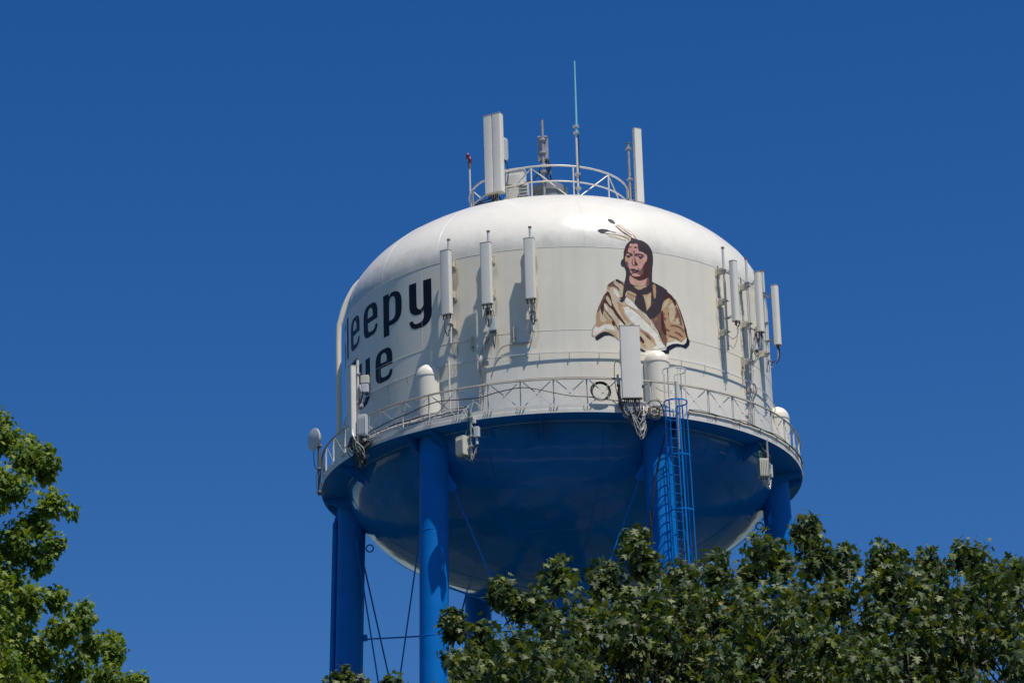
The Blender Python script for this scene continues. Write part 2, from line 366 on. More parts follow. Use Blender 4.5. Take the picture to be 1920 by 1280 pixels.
for k in range(48):
    ph = POST0 + 7.5*k
    mid = ph + 3.75
    if abs(((mid - LEG0 + 180) % 360) - 180) < 4.5: continue
    loc = P(mid, (RR - 0.075)*cos(rad(3.75)), 0); hw = RR*sin(rad(3.75))
    if brace0[0] is None:
        for i, sg in enumerate((-1, 1)):
            mb = MB(); mb.bar((sg*(hw - 0.09), -0.012*i, 0.30), (-sg*(hw - 0.09), -0.012*i, 1.15), 0.036, 0.006, (1, 0, 0))
            if i == 0: mb.box((0, -0.02, 0.725), (0.05, 0.03, 0.05))
            brace0[i] = mb.build('brace', 'white_steel', railing); brace0[i].location = loc; brace0[i].rotation_euler = (0, 0, rad(mid))
    else:
        for i in (0, 1): inst(brace0[i], railing, loc, rad(mid))

# cable support ring standing off the wall
ring = MB().lathe([(7.67, HB + 2.38), (7.705, HB + 2.38), (7.705, HB + 2.40), (7.67, HB + 2.40)], 192, close_prof=True).build('cable_ring', 'white_steel', T, 25)
rb = None
for k in range(48):
    ph = 3.0 + 7.5*k
    if rb is None:
        mb = MB(); mb.tube(smooth([(0, 0.09, -0.20), (0, 0.06, -0.19), (0, 0.01, -0.17), (0, 0.0, -0.13), (0, 0, 0.0)], 4), 0.012, 6); rb = mb.build('ring_bracket', 'galvanized', ring)
        rb.location = P(ph, 7.688, 2.385); rb.rotation_euler = (0, 0, rad(ph))
    else: inst(rb, ring, P(ph, 7.688, 2.385), rad(ph))

# overflow pipe: white beside the tank, blue below the balcony
ov = MB().tube(smooth([P(-98.5, 8.03, 0.05), P(-98.5, 8.03, 3), P(-98.5, 8.02, 6.3), P(-98.5, 7.93, 7.1), P(-98.5, 7.62, 7.95), P(-98.5, 7.1, 8.6), P(-98.5, 5.9, 9.05)], 8), 0.105, 16).build('overflow_pipe', 'white_paint', T)
MB().tube(smooth([P(-96, 7.95, 0.0), P(-96, 7.97, -0.25), P(-95.5, 8.1, -0.75), P(-95, leg_r(-1.2) + 0.60, -1.2), P(-95, leg_r(-5) + 0.60, -5), P(-95, leg_r(-20) + 0.6, -20), P(-95, leg_r(-37) + 0.6, -37)], 8), 0.10, 14).build('overflow_downpipe', 'blue_paint', ov)
# small gooseneck vent
MB().tube(smooth([P(-28.2, 7.75, 0.03), P(-28.2, 7.75, 2.3), P(-28.4, 7.75, 2.46), P(-29.0, 7.75, 2.53), P(-29.5, 7.75, 2.44), P(-29.55, 7.75, 2.25)], 6), 0.035, 8).build('vent_pipe', 'white_steel', T)

# rod bracing
def brace(name, a, b, r=0.029, m='blue_paint'): return MB().tube([a, b], r, 8).build(name, m, T)
ZT, ZB1 = -1.75, -19.0
for i in range(6):
    a, b = LEGS[i], LEGS[(i + 1) % 6]
    for (p, q, sg) in ((a, b, 1), (b, a, -1)):
        d = (P(q, leg_r(ZB1), ZB1) - P(p, leg_r(ZT), ZT)); h = Vector((d.x, d.y, 0)).normalized()
        A = P(p, leg_r(ZT), ZT) + h*0.62; B = P(q, leg_r(ZB1), ZB1) - h*0.55
        brace('brace_rod', A, B)
        brace('brace_rod', P(p, leg_r(ZB1 - .6), ZB1 - .6) + h*0.5, P(q, leg_r(-36.5), -36.5) - h*0.5)
        g0 = P(p, leg_r(ZT), ZT); n = h.cross(Vector((0, 0, 1)))
        mb = MB(); vv = []
        for s_ in (-0.012, 0.012):
            for du, dz in ((0.40, 0.75), (0.60, 0.30), (0.78, 0.02), (0.74, -0.14), (0.56, -0.16), (0.40, -0.05)): vv.append(g0 + h*du + Vector((0, 0, dz)) + n*s_)
        mb.add(vv, [tuple(range(6)), tuple(range(11, 5, -1))] + [(i2, (i2 + 1) % 6, (i2 + 1) % 6 + 6, i2 + 6) for i2 in range(6)])
        mb.build('gusset', 'blue_paint', T)
        MB().rprism(A + Vector((0, 0, 0.0)), 0.09, 0.09, 0.09, 0.02).build('clevis_pin', 'blue_paint', T)
    brace('strut', P(a, leg_r(ZB1), ZB1), P(b, leg_r(ZB1), ZB1), 0.16)
    zs_ = -5.05
    brace('riser_stay', P(a, leg_r(zs_) - 0.48, zs_), P(a, 0.88, zs_), 0.028)
    MB().rprism(P(a, leg_r(zs_) - 0.53, zs_ + 0.05), 0.2, 0.2, 0.2, 0.02, Matrix.Rotation(rad(a), 3, 'Z')).build('stay_lug', 'blue_paint', T)
    cpt = P(a, leg_r(-1.75) - 0.66, -1.75); ax = Vector((cos(rad(a)), sin(rad(a)), 0))
    rdir = Vector((sin(rad(a)), -cos(rad(a)), 0))
    MB().tube([cpt + (rdir*cos(t) + Vector((0, 0, 1))*sin(t))*0.13 for t in [2*pi*k/20 for k in range(20)]], 0.025, 6, closed=True).build('lifting_eye', 'blue_paint', T)

# ------------------------------------------------------------------ ladder with safety cage on the front right leg
def lad_r(z): return leg_r(min(z, 0.0)) + 1.13
def LP(x, out, z): a = rad(LEG0); return P(LEG0, lad_r(z) + out, z) + Vector((cos(a), sin(a), 0))*x
lad = MB()
for sx in (-0.19, 0.19): lad.tube([LP(sx, 0, 0.30), LP(sx, 0, -6), LP(sx, 0, -36)], 0.026, 8)
ladder = lad.build('ladder', 'blue_paint', T)
rung0 = None
for k in range(112):
    z = 0.15 - 0.32*k; c = LP(0, 0, z)
    if rung0 is None:
        rung0 = MB().tube([(-0.19, 0, 0), (0.19, 0, 0)], 0.014, 6).build('rung', 'blue_paint', ladder); rung0.location = c; rung0.rotation_euler = (0, 0, rad(LEG0))
    else: inst(rung0, ladder, c, rad(LEG0))
for z in (-1.9, -4.0, -6.1, -9, -12, -16, -20, -25, -30, -34):
    for sx in (-0.19, 0.19):
        MB().bar(LP(sx, 0.0, z), LP(sx*0.8, -0.70, z), 0.05, 0.012, (0, 0, 1)).build('ladder_bracket', 'blue_paint', ladder)
cage = MB()
ANG = (-112, -62, -10, 40, 78, 118)
def CP(a, z): return LP(0.38*sin(rad(a)), 0.36 + 0.38*cos(rad(a)), z)
for a in ANG: cage.bar(CP(a, 0.36), CP(a, -30.0), 0.05, 0.010, LP(sin(rad(a + 90)), cos(rad(a + 90)), 0) - LP(0, 0, 0))
cage = cage.build('ladder_cage', 'blue_paint', T)
def hoop(z, m, par, h=0.05):
    c = LP(0, 0.36, z); a0, a1 = rad(LEG0 - 128), rad(LEG0 + 128)
    mb = MB().lathe([(0.392, -h/2), (0.402, -h/2), (0.402, h/2), (0.392, h/2)], 28, c=c, a0=a0, a1=a1, close_prof=True)
    for s_ in (-1, 1): mb.bar(CP(128*s_, z), LP(0.19*s_, 0, z), h, 0.01, (0, 0, 1))
    return mb.build('hoop', m, par)
for z in (0.33, -1.57, -3.47, -5.37, -7.3, -9.2, -11.1, -13, -15, -17, -19, -21, -23, -25, -27, -29): hoop(z, 'blue_paint', cage)
gc = MB()
for a in ANG: gc.bar(CP(a, 1.46), CP(a, 0.40), 0.04, 0.010, LP(sin(rad(a + 90)), cos(rad(a + 90)), 0) - LP(0, 0, 0))
for sx in (-0.19, 0.19): gc.tube([LP(sx, 0, 0.32), LP(sx, 0, 1.42)], 0.022, 8)
gcage = gc.build('upper_cage', 'white_steel', T); hoop(1.44, 'white_steel', gcage, 0.04)
for z in (0.55, 0.87, 1.19): MB().tube([LP(-0.19, 0, z), LP(0.19, 0, z)], 0.013, 6).build('rung', 'white_steel', gcage)
for z in (1.0, 0.62):
    pts = [LP(-0.42 + 0.84*t, -0.2, z - 0.13*4*t*(1 - t)) for t in [k/14 for k in range(15)]]
    MB().tube(pts, 0.013, 5).build('safety_chain', 'galvanized', gcage)

# ------------------------------------------------------------------ painted lettering and portrait, thin paint following the plates
def surf(s, z, off):
    ph = s/R
    if z <= ZS: r, nr, nz = R, 1.0, 0.0
    else:
        r = dome_r(z); nr = (r/R)**(DN - 1)/R; nz = ((z - ZS)/DH)**(DN - 1)/DH; q = math.hypot(nr, nz); nr /= q; nz /= q
    return Vector(((r + nr*off)*sin(ph), -(r + nr*off)*cos(ph), HB + z + nz*off))
def paint(name, polys, mats, parent):
    """polys: (material index, [outer, holes...], offset)"""
    bm = bmesh.new()
    for mi, loops, off in polys:
        b2 = bmesh.new(); flat = [Vector((x, y, 0)) for lp in loops for x, y in lp]
        vs_ = [b2.verts.new(p) for p in flat]
        for t in tessellate_polygon([[Vector((x, y, 0)) for x, y in lp] for lp in loops]):
            try: b2.faces.new([vs_[i] for i in t])
            except ValueError: pass
        xs = [p.x for p in flat]; ys = [p.y for p in flat]
        for ax, lo, hi, st in ((0, min(xs), max(xs), 0.12), (1, min(ys), max(ys), 0.12)):
            if ax == 1:
                if hi < ZS: continue
                lo = ZS - 0.001
            c = math.ceil(lo/st)*st
            cuts = []
            while c < hi: cuts.append(c); c += st
            if ax == 1: cuts.append(ZS)
            for c in cuts:
                co = Vector((c, 0, 0)) if ax == 0 else Vector((0, c, 0)); no = Vector((1, 0, 0)) if ax == 0 else Vector((0, 1, 0))
                bmesh.ops.bisect_plane(b2, geom=b2.verts[:] + b2.edges[:] + b2.faces[:], plane_co=co, plane_no=no, dist=1e-6)
        mp = {}
        for v in b2.verts: mp[v] = bm.verts.new(surf(v.co.x, v.co.y, off))
        for f in b2.faces:
            try:
                g = bm.faces.new([mp[v] for v in f.verts]); g.material_index = mi; g.smooth = True
                c = g.calc_center_median(); g.normal_update()
                if g.normal.dot(Vector((c.x, c.y, 0))) < 0: g.normal_flip()
            except ValueError: pass
        b2.free()
    me = bpy.data.meshes.new(name); bm.to_mesh(me); bm.free()
    for q in mats: me.materials.append(MATS[q])
    o = bpy.data.objects.new(name, me); COL.objects.link(o); o.parent = parent; return o
def rp(pts):
    out = []; n = len(pts)
    for i, p in enumerate(pts):
        if len(p) == 2: out.append(p); continue
        x, y, r = p; c = Vector((x, y)); a = Vector(pts[i - 1][:2]) - c; b = Vector(pts[(i + 1) % n][:2]) - c
        r = min(r, a.length*0.98, b.length*0.98); a.normalize(); b.normalize()
        for k in range(9):
            t = k/8; p0 = c + a*r; p2 = c + b*r; q = p0*(1 - t)**2 + c*2*t*(1 - t)*0.88 + (p0 + p2)*0.5*2*t*(1 - t)*0.12 + p2*t*t; out.append((q.x, q.y))
    return out
GL = {
 'e': [[(1.02, .53), (1.02, 1.19, .34), (0, 1.19, .40), (0, 0, .34), (1.02, 0, .42), (1.02, .34), (.87, .34), (.84, .17, .24), (.34, .17, .16), (.34, .53)], [(.34, .71), (.70, .71), (.70, 1.05, .19), (.34, 1.05, .19)]],
 'p': [[(0, -.34), (.33, -.34), (.33, 0), (1.01, 0, .48), (1.01, 1.19, .42), (.40, 1.19, .2), (.355, 1.06), (.31, 1.19), (0, 1.19)], [(.33, .18), (.68, .18, .24), (.68, 1.04, .2), (.345, 1.04, .2)]],
 'y': [[(0, 1.19), (0, 0, .38), (.60, 0, .22), (.65, .14), (.66, -.31, .24), (.17, -.31, .14), (.16, -.17), (-.01, -.17), (.02, -.49, .3), (1.0, -.49, .48), (1.0, 1.19), (.65, 1.19), (.65, .17, .2), (.34, .17, .2), (.34, 1.19)]],
 'l': [[(0, 0), (.33, 0), (.33, 1.55), (0, 1.55)]],
 'E': [[(0, 0, .2), (1.03, 0), (1.03, .2), (.34, .2), (.34, .68), (.95, .68), (.95, .88), (.34, .88), (.34, 1.34), (1.03, 1.34), (1.03, 1.54), (0, 1.54, .3)]],
 'S': [[(1.0, 1.54), (0, 1.54, .4), (0, .66, .3), (.68, .66, .15), (.68, .2, .15), (0, .2), (0, 0), (1.02, 0, .4), (1.02, .88, .3), (.34, .88, .15), (.34, 1.34, .15), (1.0, 1.34)]],
}
for ch, s0, zb in (('S', -11.74, 4.55), ('l', -10.35, 4.55), ('e', -9.63, 4.55), ('e', -8.24, 4.55), ('p', -6.85, 4.55), ('y', -5.47, 4.55), ('E', -9.95, 2.62), ('y', -8.79, 2.62), ('e', -7.40, 2.62)):
    loops = [[(s0 + x, zb + y) for x, y in rp(lp)] for lp in GL[ch]]
    paint('painted_letter', [(0, loops, 0.004)], ['letter_black'], wall)
MURAL = [
('feather','white',[(2.219,7.19),(2.359,7.212),(2.572,7.042),(2.788,6.863),(2.916,6.687),(2.759,6.657),(2.577,6.77),(2.421,6.864),(2.272,7.005),(2.141,7.093),(2.057,7.175)]),
('feather','white',[(1.814,6.8),(2.011,6.856),(2.268,6.808),(2.524,6.73),(2.712,6.671),(2.65,6.559),(2.502,6.525),(2.219,6.577),(1.986,6.618),(1.887,6.691)]),
('feather','navy',[(1.985,7.386),(2.028,7.403),(2.126,7.398),(2.199,7.334),(2.24,7.238),(2.218,7.182),(2.158,7.192),(2.075,7.207),(2.012,7.263),(1.987,7.323)]),
('feather','brown',[(2.205,7.115),(2.264,7.098),(2.388,6.972),(2.482,6.869),(2.584,6.812),(2.718,6.719),(2.761,6.676),(2.709,6.656),(2.587,6.744),(2.452,6.825),(2.344,6.925),(2.262,7.018),(2.21,7.071)]),
('feather','dark',[(2.432,6.899),(2.494,6.87),(2.583,6.808),(2.609,6.774),(2.585,6.74),(2.485,6.801),(2.443,6.845)]),
('feather','tan',[(2.273,7.181),(2.346,7.15),(2.449,7.037),(2.514,6.986),(2.482,6.953),(2.388,7.042),(2.269,7.132)]),
('feather','brown',[(2.501,6.985),(2.64,6.866),(2.783,6.783),(2.758,6.749),(2.612,6.84),(2.493,6.938)]),
('feather','cream',[(2.358,7.207),(2.438,7.176),(2.572,7.039),(2.768,6.889),(2.762,6.856),(2.564,6.994),(2.427,7.124)]),
('feather','tan',[(2.786,6.849),(2.85,6.788),(2.916,6.687),(2.87,6.662),(2.809,6.762)]),
('feather','navy',[(1.544,6.853),(1.578,6.904),(1.701,6.946),(1.854,6.934),(1.944,6.892),(2.058,6.853),(2.198,6.826),(2.208,6.803),(2.1,6.804),(1.986,6.843),(1.878,6.836),(1.815,6.798),(1.787,6.756),(1.727,6.748),(1.646,6.763),(1.581,6.808)]),
('feather','brown',[(1.786,6.753),(1.882,6.766),(1.998,6.75),(2.189,6.749),(2.341,6.715),(2.468,6.674),(2.631,6.611),(2.653,6.566),(2.611,6.558),(2.581,6.594),(2.441,6.64),(2.325,6.676),(2.185,6.715),(1.996,6.721),(1.831,6.723)]),
('feather','cream',[(1.887,6.7),(2.041,6.691),(2.156,6.666),(2.296,6.626),(2.422,6.577),(2.542,6.557),(2.502,6.527),(2.383,6.541),(2.219,6.579),(2.105,6.628),(1.986,6.621),(1.919,6.657)]),
('feather','cream',[(2.266,6.796),(2.351,6.792),(2.404,6.742),(2.524,6.727),(2.628,6.684),(2.705,6.666),(2.68,6.606),(2.572,6.631),(2.47,6.678),(2.367,6.733)]),
('robe','cream',[(2.139,5.089),(2.372,4.991),(2.351,4.725),(2.308,4.447),(2.281,4.298),(2.46,4.586),(2.77,4.467),(2.72,4.293),(2.872,4.092),(3.202,3.779),(3.438,3.471),(3.626,3.16),(3.768,2.915),(3.841,2.806),(3.475,2.661),(3.1,2.629),(2.809,2.671),(2.507,2.764),(2.303,2.832),(2.11,2.881),(1.963,3.018),(1.765,3.133),(1.585,3.146),(1.299,2.97),(1.219,2.968),(1.183,3.072),(1.231,3.282),(1.337,3.451),(1.358,3.766),(1.415,3.957),(1.547,4.256),(1.635,4.449),(1.764,4.644),(1.781,4.814),(1.876,4.925),(2.044,5.041)]),
('robe','ink',[(2.087,5.075),(2.149,5.09),(2.3,5.006),(2.307,4.922),(2.225,4.926),(2.094,5.002)]),
('robe','brown',[(2.3,5.006),(2.376,4.981),(2.355,4.831),(2.276,4.92)]),
('robe','brown',[(1.781,4.814),(1.876,4.925),(2.034,5.04),(2.009,4.933),(2.078,4.853),(2.178,4.786),(2.235,4.663),(2.183,4.67),(2.115,4.75),(1.973,4.804),(1.85,4.775)]),
('robe','dark',[(1.792,4.836),(1.876,4.925),(1.981,4.994),(1.958,4.93),(1.853,4.849)]),
('robe','tan',[(1.78,4.803),(1.891,4.782),(1.867,4.692),(1.785,4.662)]),
('robe','dark',[(1.709,4.536),(1.783,4.624),(1.843,4.585),(1.898,4.441),(1.93,4.232),(1.986,4.088),(2.1,3.885),(2.255,3.665),(2.372,3.485),(2.348,3.421),(2.25,3.539),(2.132,3.657),(2.015,3.817),(1.94,3.959),(1.802,4.078),(1.725,4.179),(1.645,4.197),(1.636,3.944),(1.588,3.753),(1.533,3.877),(1.499,4.044),(1.566,4.235),(1.651,4.344)]),
('robe','brown',[(1.726,4.449),(1.778,4.493),(1.845,4.396),(1.917,4.252),(1.928,4.085),(1.853,4.085),(1.758,4.233),(1.707,4.326)]),
('robe','cream',[(1.731,4.421),(1.777,4.466),(1.831,4.391),(1.894,4.247),(1.909,4.105),(1.864,4.106),(1.773,4.249),(1.727,4.327)]),
('robe','brown',[(1.635,4.449),(1.699,4.536),(1.713,4.389),(1.629,4.301),(1.52,4.065),(1.472,3.875),(1.391,3.83),(1.426,3.978),(1.536,4.234)]),
('robe','brown',[(1.645,4.175),(1.657,3.966),(1.734,3.886),(1.869,3.725),(1.985,3.563),(2.079,3.381),(2.136,3.259),(2.114,3.216),(2.019,3.398),(1.957,3.373),(1.899,3.454),(1.862,3.536),(1.925,3.581),(1.808,3.7),(1.693,3.863),(1.626,3.965)]),
('robe','dark',[(1.914,3.58),(1.984,3.542),(2.001,3.46),(1.948,3.394),(1.89,3.474)]),
('robe','tan',[(1.371,3.829),(1.492,3.854),(1.506,3.708),(1.561,3.564),(1.637,3.462),(1.513,3.352),(1.411,3.307),(1.343,3.347),(1.359,3.515)]),
('robe','cream',[(1.479,3.791),(1.536,3.709),(1.589,3.523),(1.528,3.5),(1.493,3.624)]),
('robe','tan',[(1.785,3.636),(1.884,3.579),(1.9,3.475),(1.718,3.466),(1.598,3.481)]),
('robe','tan',[(1.611,3.838),(1.728,3.717),(1.783,3.573),(1.684,3.632),(1.656,3.693)]),
('robe','white',[(1.643,4.133),(1.703,4.115),(1.778,3.972),(1.795,3.899),(1.716,3.948)]),
('robe','white',[(1.824,3.869),(1.933,3.791),(1.922,3.759),(1.832,3.807)]),
('robe','white',[(1.981,4.73),(2.072,4.705),(2.15,4.604),(2.197,4.502),(2.183,4.417),(2.103,4.454),(2.025,4.554),(1.998,4.658)]),
('robe','white',[(1.314,3.367),(1.431,3.308),(1.615,3.419),(1.797,3.428),(1.917,3.392),(1.992,3.229),(1.768,3.206),(1.547,3.207),(1.341,3.034),(1.22,2.989),(1.204,3.093),(1.249,3.24)]),
('robe','tan',[(1.219,2.964),(1.179,3.072),(1.216,3.26),(1.337,3.456),(1.339,3.399),(1.245,3.236),(1.213,3.072),(1.255,2.977)]),
('robe','tan',[(1.36,3.024),(1.545,3.161),(1.748,3.199),(1.907,3.145),(2.025,3.047),(2.111,2.891),(2.08,2.896),(1.963,3.014),(1.785,3.124),(1.584,3.136)]),
('robe','cream',[(1.59,3.282),(1.771,3.269),(1.992,3.229),(2.069,3.129),(1.949,3.164),(1.769,3.227),(1.588,3.24)]),
('robe','navy',[(1.298,2.96),(1.463,3.1),(1.626,3.169),(1.785,3.134),(1.924,3.047),(1.966,2.993),(1.782,3.05),(1.62,3.022),(1.497,2.934),(1.354,2.846),(1.306,2.897)]),
('robe','white',[(2.17,3.596),(2.249,3.518),(2.348,3.41),(2.14,3.353)]),
('robe','tan',[(2.116,4.286),(2.216,4.209),(2.318,4.174),(2.271,4.044),(2.345,3.84),(2.501,3.601),(2.499,3.554),(2.338,3.671),(2.223,3.873),(2.128,4.076)]),
('robe','tan',[(2.415,4.519),(2.481,4.588),(2.728,4.484),(2.7,4.313),(2.577,4.407)]),
('robe','white',[(2.412,4.434),(2.556,4.405),(2.656,4.287),(2.877,4.014),(2.751,4.044),(2.607,4.114),(2.463,4.186),(2.366,4.346)]),
('sash','tan',[(2.443,4.195),(2.566,4.142),(2.75,4.012),(2.913,3.86),(3.182,3.627),(3.231,3.602),(3.409,3.396),(3.358,3.365),(3.135,3.537),(2.868,3.803),(2.561,4.026),(2.29,4.004)]),
('sash','white',[(2.313,4.064),(2.461,4.129),(2.686,3.991),(2.891,3.837),(3.192,3.559),(3.215,3.528),(3.407,3.347),(3.528,3.243),(3.593,3.012),(3.827,2.799),(3.476,2.685),(3.276,2.697),(3.482,2.817),(3.341,3.027),(3.201,3.227),(2.954,3.35),(2.747,3.455),(2.544,3.625),(2.387,3.843)]),
('sash','cream',[(2.824,3.282),(3.178,3.26),(3.393,3.058),(3.47,2.816),(3.251,2.706),(3.029,2.705),(2.821,2.947)]),
('sash','tan',[(2.826,3.335),(3.154,3.269),(3.369,3.079),(3.47,2.823),(3.383,2.841),(3.239,2.967),(3.05,3.162)]),
('sash','brown',[(2.85,3.313),(2.957,3.272),(3.174,3.176),(3.268,3.067),(3.289,2.973),(3.144,3.052),(3.003,3.205)]),
('sash','dark',[(2.805,3.125),(2.924,3.077),(3.027,2.92),(2.998,2.821),(2.892,2.906),(2.799,2.992)]),
('sash','tan',[(2.798,2.98),(3.01,2.818),(3.129,2.74),(3.03,2.717),(2.89,2.858)]),
('sash','white',[(3.286,3.553),(3.336,3.555),(3.374,3.439),(3.34,3.411)]),
('sash','navy',[(2.813,2.664),(2.928,2.628),(3.078,2.579),(2.973,2.537),(2.877,2.575)]),
('sleeve','tan',[(3.997,4.831),(4.178,4.715),(4.305,4.566),(4.453,4.252),(4.575,3.959),(4.718,3.502),(4.813,3.182),(4.792,3.057),(4.656,2.912),(4.463,2.951),(4.243,2.915),(4.05,2.789),(3.863,2.725),(3.855,2.832),(3.674,3.094),(3.56,3.367),(3.442,3.544),(3.3,3.743),(3.43,3.831),(3.696,4.06),(3.763,4.359),(3.879,4.594)]),
('sleeve','brown',[(3.338,3.752),(3.684,4.078),(3.697,3.819),(3.802,3.593),(3.864,3.265),(3.778,3.109),(3.654,3.212),(3.56,3.367),(3.465,3.499)]),
('sleeve','tan',[(3.446,3.742),(3.545,3.846),(3.529,3.784),(3.471,3.728)]),
('sleeve','dark',[(3.691,4.064),(3.778,4.132),(3.794,3.833),(3.813,3.691),(3.87,3.531),(3.881,3.231),(3.785,3.254),(3.691,3.433),(3.692,3.818)]),
('sleeve','brown',[(3.615,3.182),(3.862,3.229),(3.898,3.054),(3.843,2.849),(3.768,2.915)]),
('sleeve','dark',[(3.56,3.367),(3.635,3.329),(3.675,3.118),(3.768,2.903),(3.673,3.07)]),
('sleeve','dark',[(3.992,4.835),(4.178,4.719),(4.285,4.587),(4.33,4.425),(4.267,4.361),(4.169,4.543),(4.039,4.624),(3.848,4.493),(3.816,4.387),(3.88,4.619)]),
('sleeve','cream',[(3.756,4.213),(3.84,4.347),(3.817,4.391),(3.955,4.533),(4.064,4.599),(3.973,4.367),(3.834,4.225),(3.778,4.139)]),
('sleeve','cream',[(3.996,4.298),(4.165,4.47),(4.242,4.41),(4.269,4.148),(4.215,3.898),(4.099,3.734),(4.048,3.774),(4.007,4.009),(4.044,4.208)]),
('sleeve','cream',[(4.073,3.742),(4.291,3.801),(4.357,4.018),(4.409,3.954),(4.459,3.765),(4.232,3.702)]),
('sleeve','brown',[(4.289,4.365),(4.399,4.272),(4.499,3.994),(4.537,3.682),(4.451,3.715),(4.382,3.974),(4.242,3.89),(4.316,4.156)]),
('sleeve','brown',[(4.041,3.633),(4.23,3.676),(4.447,3.652),(4.586,3.555),(4.588,3.442),(4.47,3.566),(4.254,3.619),(4.066,3.604)]),
('sleeve','brown',[(4.17,3.396),(4.272,3.441),(4.434,3.408),(4.559,3.276),(4.427,3.296),(4.321,3.351)]),
('sleeve','brown',[(3.855,3.601),(3.888,3.485),(4.052,3.438),(3.948,3.381),(3.847,3.45),(3.8,3.544)]),
('sleeve','brown',[(3.89,3.269),(4.101,3.258),(4.314,3.219),(4.45,3.112),(4.257,3.172),(4.045,3.201)]),
('sleeve','brown',[(3.754,4.068),(3.851,4.034),(3.817,3.884),(3.9,3.872),(3.862,3.746),(3.789,3.832)]),
('sleeve','ink',[(3.976,4.077),(4.006,4.094),(4.006,3.985),(3.979,3.969)]),
('sleeve','white',[(3.876,2.979),(4.09,3.047),(4.254,3.121),(4.47,3.072),(4.707,3.307),(4.667,3.102),(4.578,3.014),(4.302,3.001),(4.085,2.95),(3.921,2.836),(3.839,2.777)]),
('sleeve','cream',[(3.938,3.168),(4.203,3.173),(4.416,3.087),(4.227,3.104),(3.929,3.011)]),
('sleeve','navy',[(4.228,4.65),(4.32,4.581),(4.481,4.257),(4.601,3.916),(4.708,3.572),(4.724,3.358),(4.827,3.172),(4.791,3.045),(4.655,2.9),(4.462,2.932),(4.242,2.895),(4.063,2.786),(3.967,2.723),(3.948,2.613),(3.647,2.535),(3.518,2.619),(3.836,2.714),(3.868,2.834),(3.976,2.902),(4.112,2.971),(4.303,3.013),(4.55,3.007),(4.661,3.106),(4.7,3.281),(4.621,3.533),(4.618,3.725),(4.498,4.067),(4.404,4.365),(4.304,4.542)]),
('shirt','ink',[(3.428,5.112),(3.629,5.047),(3.82,4.978),(3.974,4.895),(3.997,4.831),(3.878,4.57),(3.776,4.361),(3.696,4.06),(3.377,3.776),(3.288,3.753),(3.135,3.94),(2.872,4.092),(2.734,4.258),(2.72,4.293),(2.795,4.554),(2.589,4.682),(2.464,4.692),(2.398,4.518),(2.429,4.457),(2.37,4.336),(2.28,4.251),(2.186,4.329),(2.275,4.392),(2.194,4.418),(2.288,4.446),(2.315,4.511),(2.368,4.895),(2.442,5.155),(2.614,5.256),(3.042,5.301)]),
('shirt','skin',[(2.485,4.698),(2.589,4.686),(2.797,4.596),(2.793,4.512),(2.667,4.531),(2.482,4.626)]),
('shirt','tan',[(3.422,4.99),(3.488,5.047),(3.549,4.983),(3.551,4.765),(3.515,4.542),(3.462,4.506),(3.433,4.676)]),
('shirt','brown',[(3.406,4.383),(3.463,4.419),(3.433,4.309)]),
('shirt','tan',[(3.029,4.596),(3.192,4.627),(3.352,4.731),(3.363,4.643),(3.346,4.496),(3.331,4.24),(3.159,4.022),(3.131,4.228),(3.081,4.488)]),
('shirt','cream',[(3.088,4.525),(3.214,4.576),(3.335,4.688),(3.331,4.494),(3.305,4.273),(3.192,4.091),(3.176,4.282),(3.133,4.422)]),
('hair','ink',[(2.702,6.641),(2.73,6.659),(2.842,6.633),(2.935,6.635),(2.962,6.602),(3.086,6.598),(3.22,6.542),(3.337,6.454),(3.421,6.324),(3.476,6.193),(3.491,5.996),(3.482,5.812),(3.452,5.626),(3.426,5.394),(3.412,5.104),(3.42,5.014),(3.272,4.874),(2.37,4.781),(2.385,4.963),(2.436,5.119),(2.466,5.288),(2.471,5.424),(2.438,5.512),(2.404,5.585),(2.373,5.56),(2.315,5.608),(2.29,5.705),(2.322,5.776),(2.393,5.858),(2.413,5.996),(2.418,6.118),(2.452,6.213),(2.479,6.292),(2.547,6.408),(2.645,6.513),(2.713,6.577)]),
('hair','dark',[(2.704,6.641),(2.737,6.656),(2.857,6.63),(2.935,6.631),(2.883,6.596),(2.747,6.613)]),
('face','dark',[(2.452,6.197),(2.654,6.442),(2.885,6.462),(2.958,6.406),(2.967,6.189),(3.206,6.141),(3.271,6.028),(3.311,5.881),(3.306,5.606),(3.276,5.299),(3.146,5.192),(2.958,5.132),(2.792,5.175),(2.658,5.23),(2.597,5.375),(2.535,5.521),(2.46,5.696),(2.431,5.876),(2.424,6.073)]),
('face','pink',[(2.661,6.427),(2.76,6.411),(2.892,6.453),(2.942,6.403),(2.941,6.249),(2.967,6.177),(3.113,6.153),(3.188,6.101),(3.258,6.079),(3.268,5.966),(3.248,5.873),(3.173,5.772),(3.105,5.657),(3.023,5.541),(3.017,5.419),(3.076,5.35),(3.011,5.289),(2.949,5.26),(2.81,5.233),(2.689,5.248),(2.646,5.304),(2.619,5.377),(2.594,5.496),(2.524,5.596),(2.447,5.741),(2.454,5.893),(2.495,5.973),(2.513,6.051),(2.553,6.1),(2.572,6.193)]),
('face','skin',[(2.696,6.369),(2.866,6.403),(2.876,6.341),(2.705,6.295)]),
('face','skin',[(2.454,5.909),(2.581,5.874),(2.655,5.851),(2.638,5.804),(2.545,5.742),(2.463,5.75)]),
('face','skin',[(2.928,5.834),(3.038,5.885),(3.113,5.825),(3.001,5.736),(2.941,5.767)]),
('face','brown',[(2.456,5.757),(2.545,5.75),(2.572,5.676),(2.552,5.568),(2.595,5.504),(2.55,5.522),(2.48,5.637)]),
('face','ink',[(2.553,6.108),(2.635,6.08),(2.732,6.054),(2.723,5.965),(2.66,5.966),(2.631,6.001),(2.511,6.008),(2.498,6.065)]),
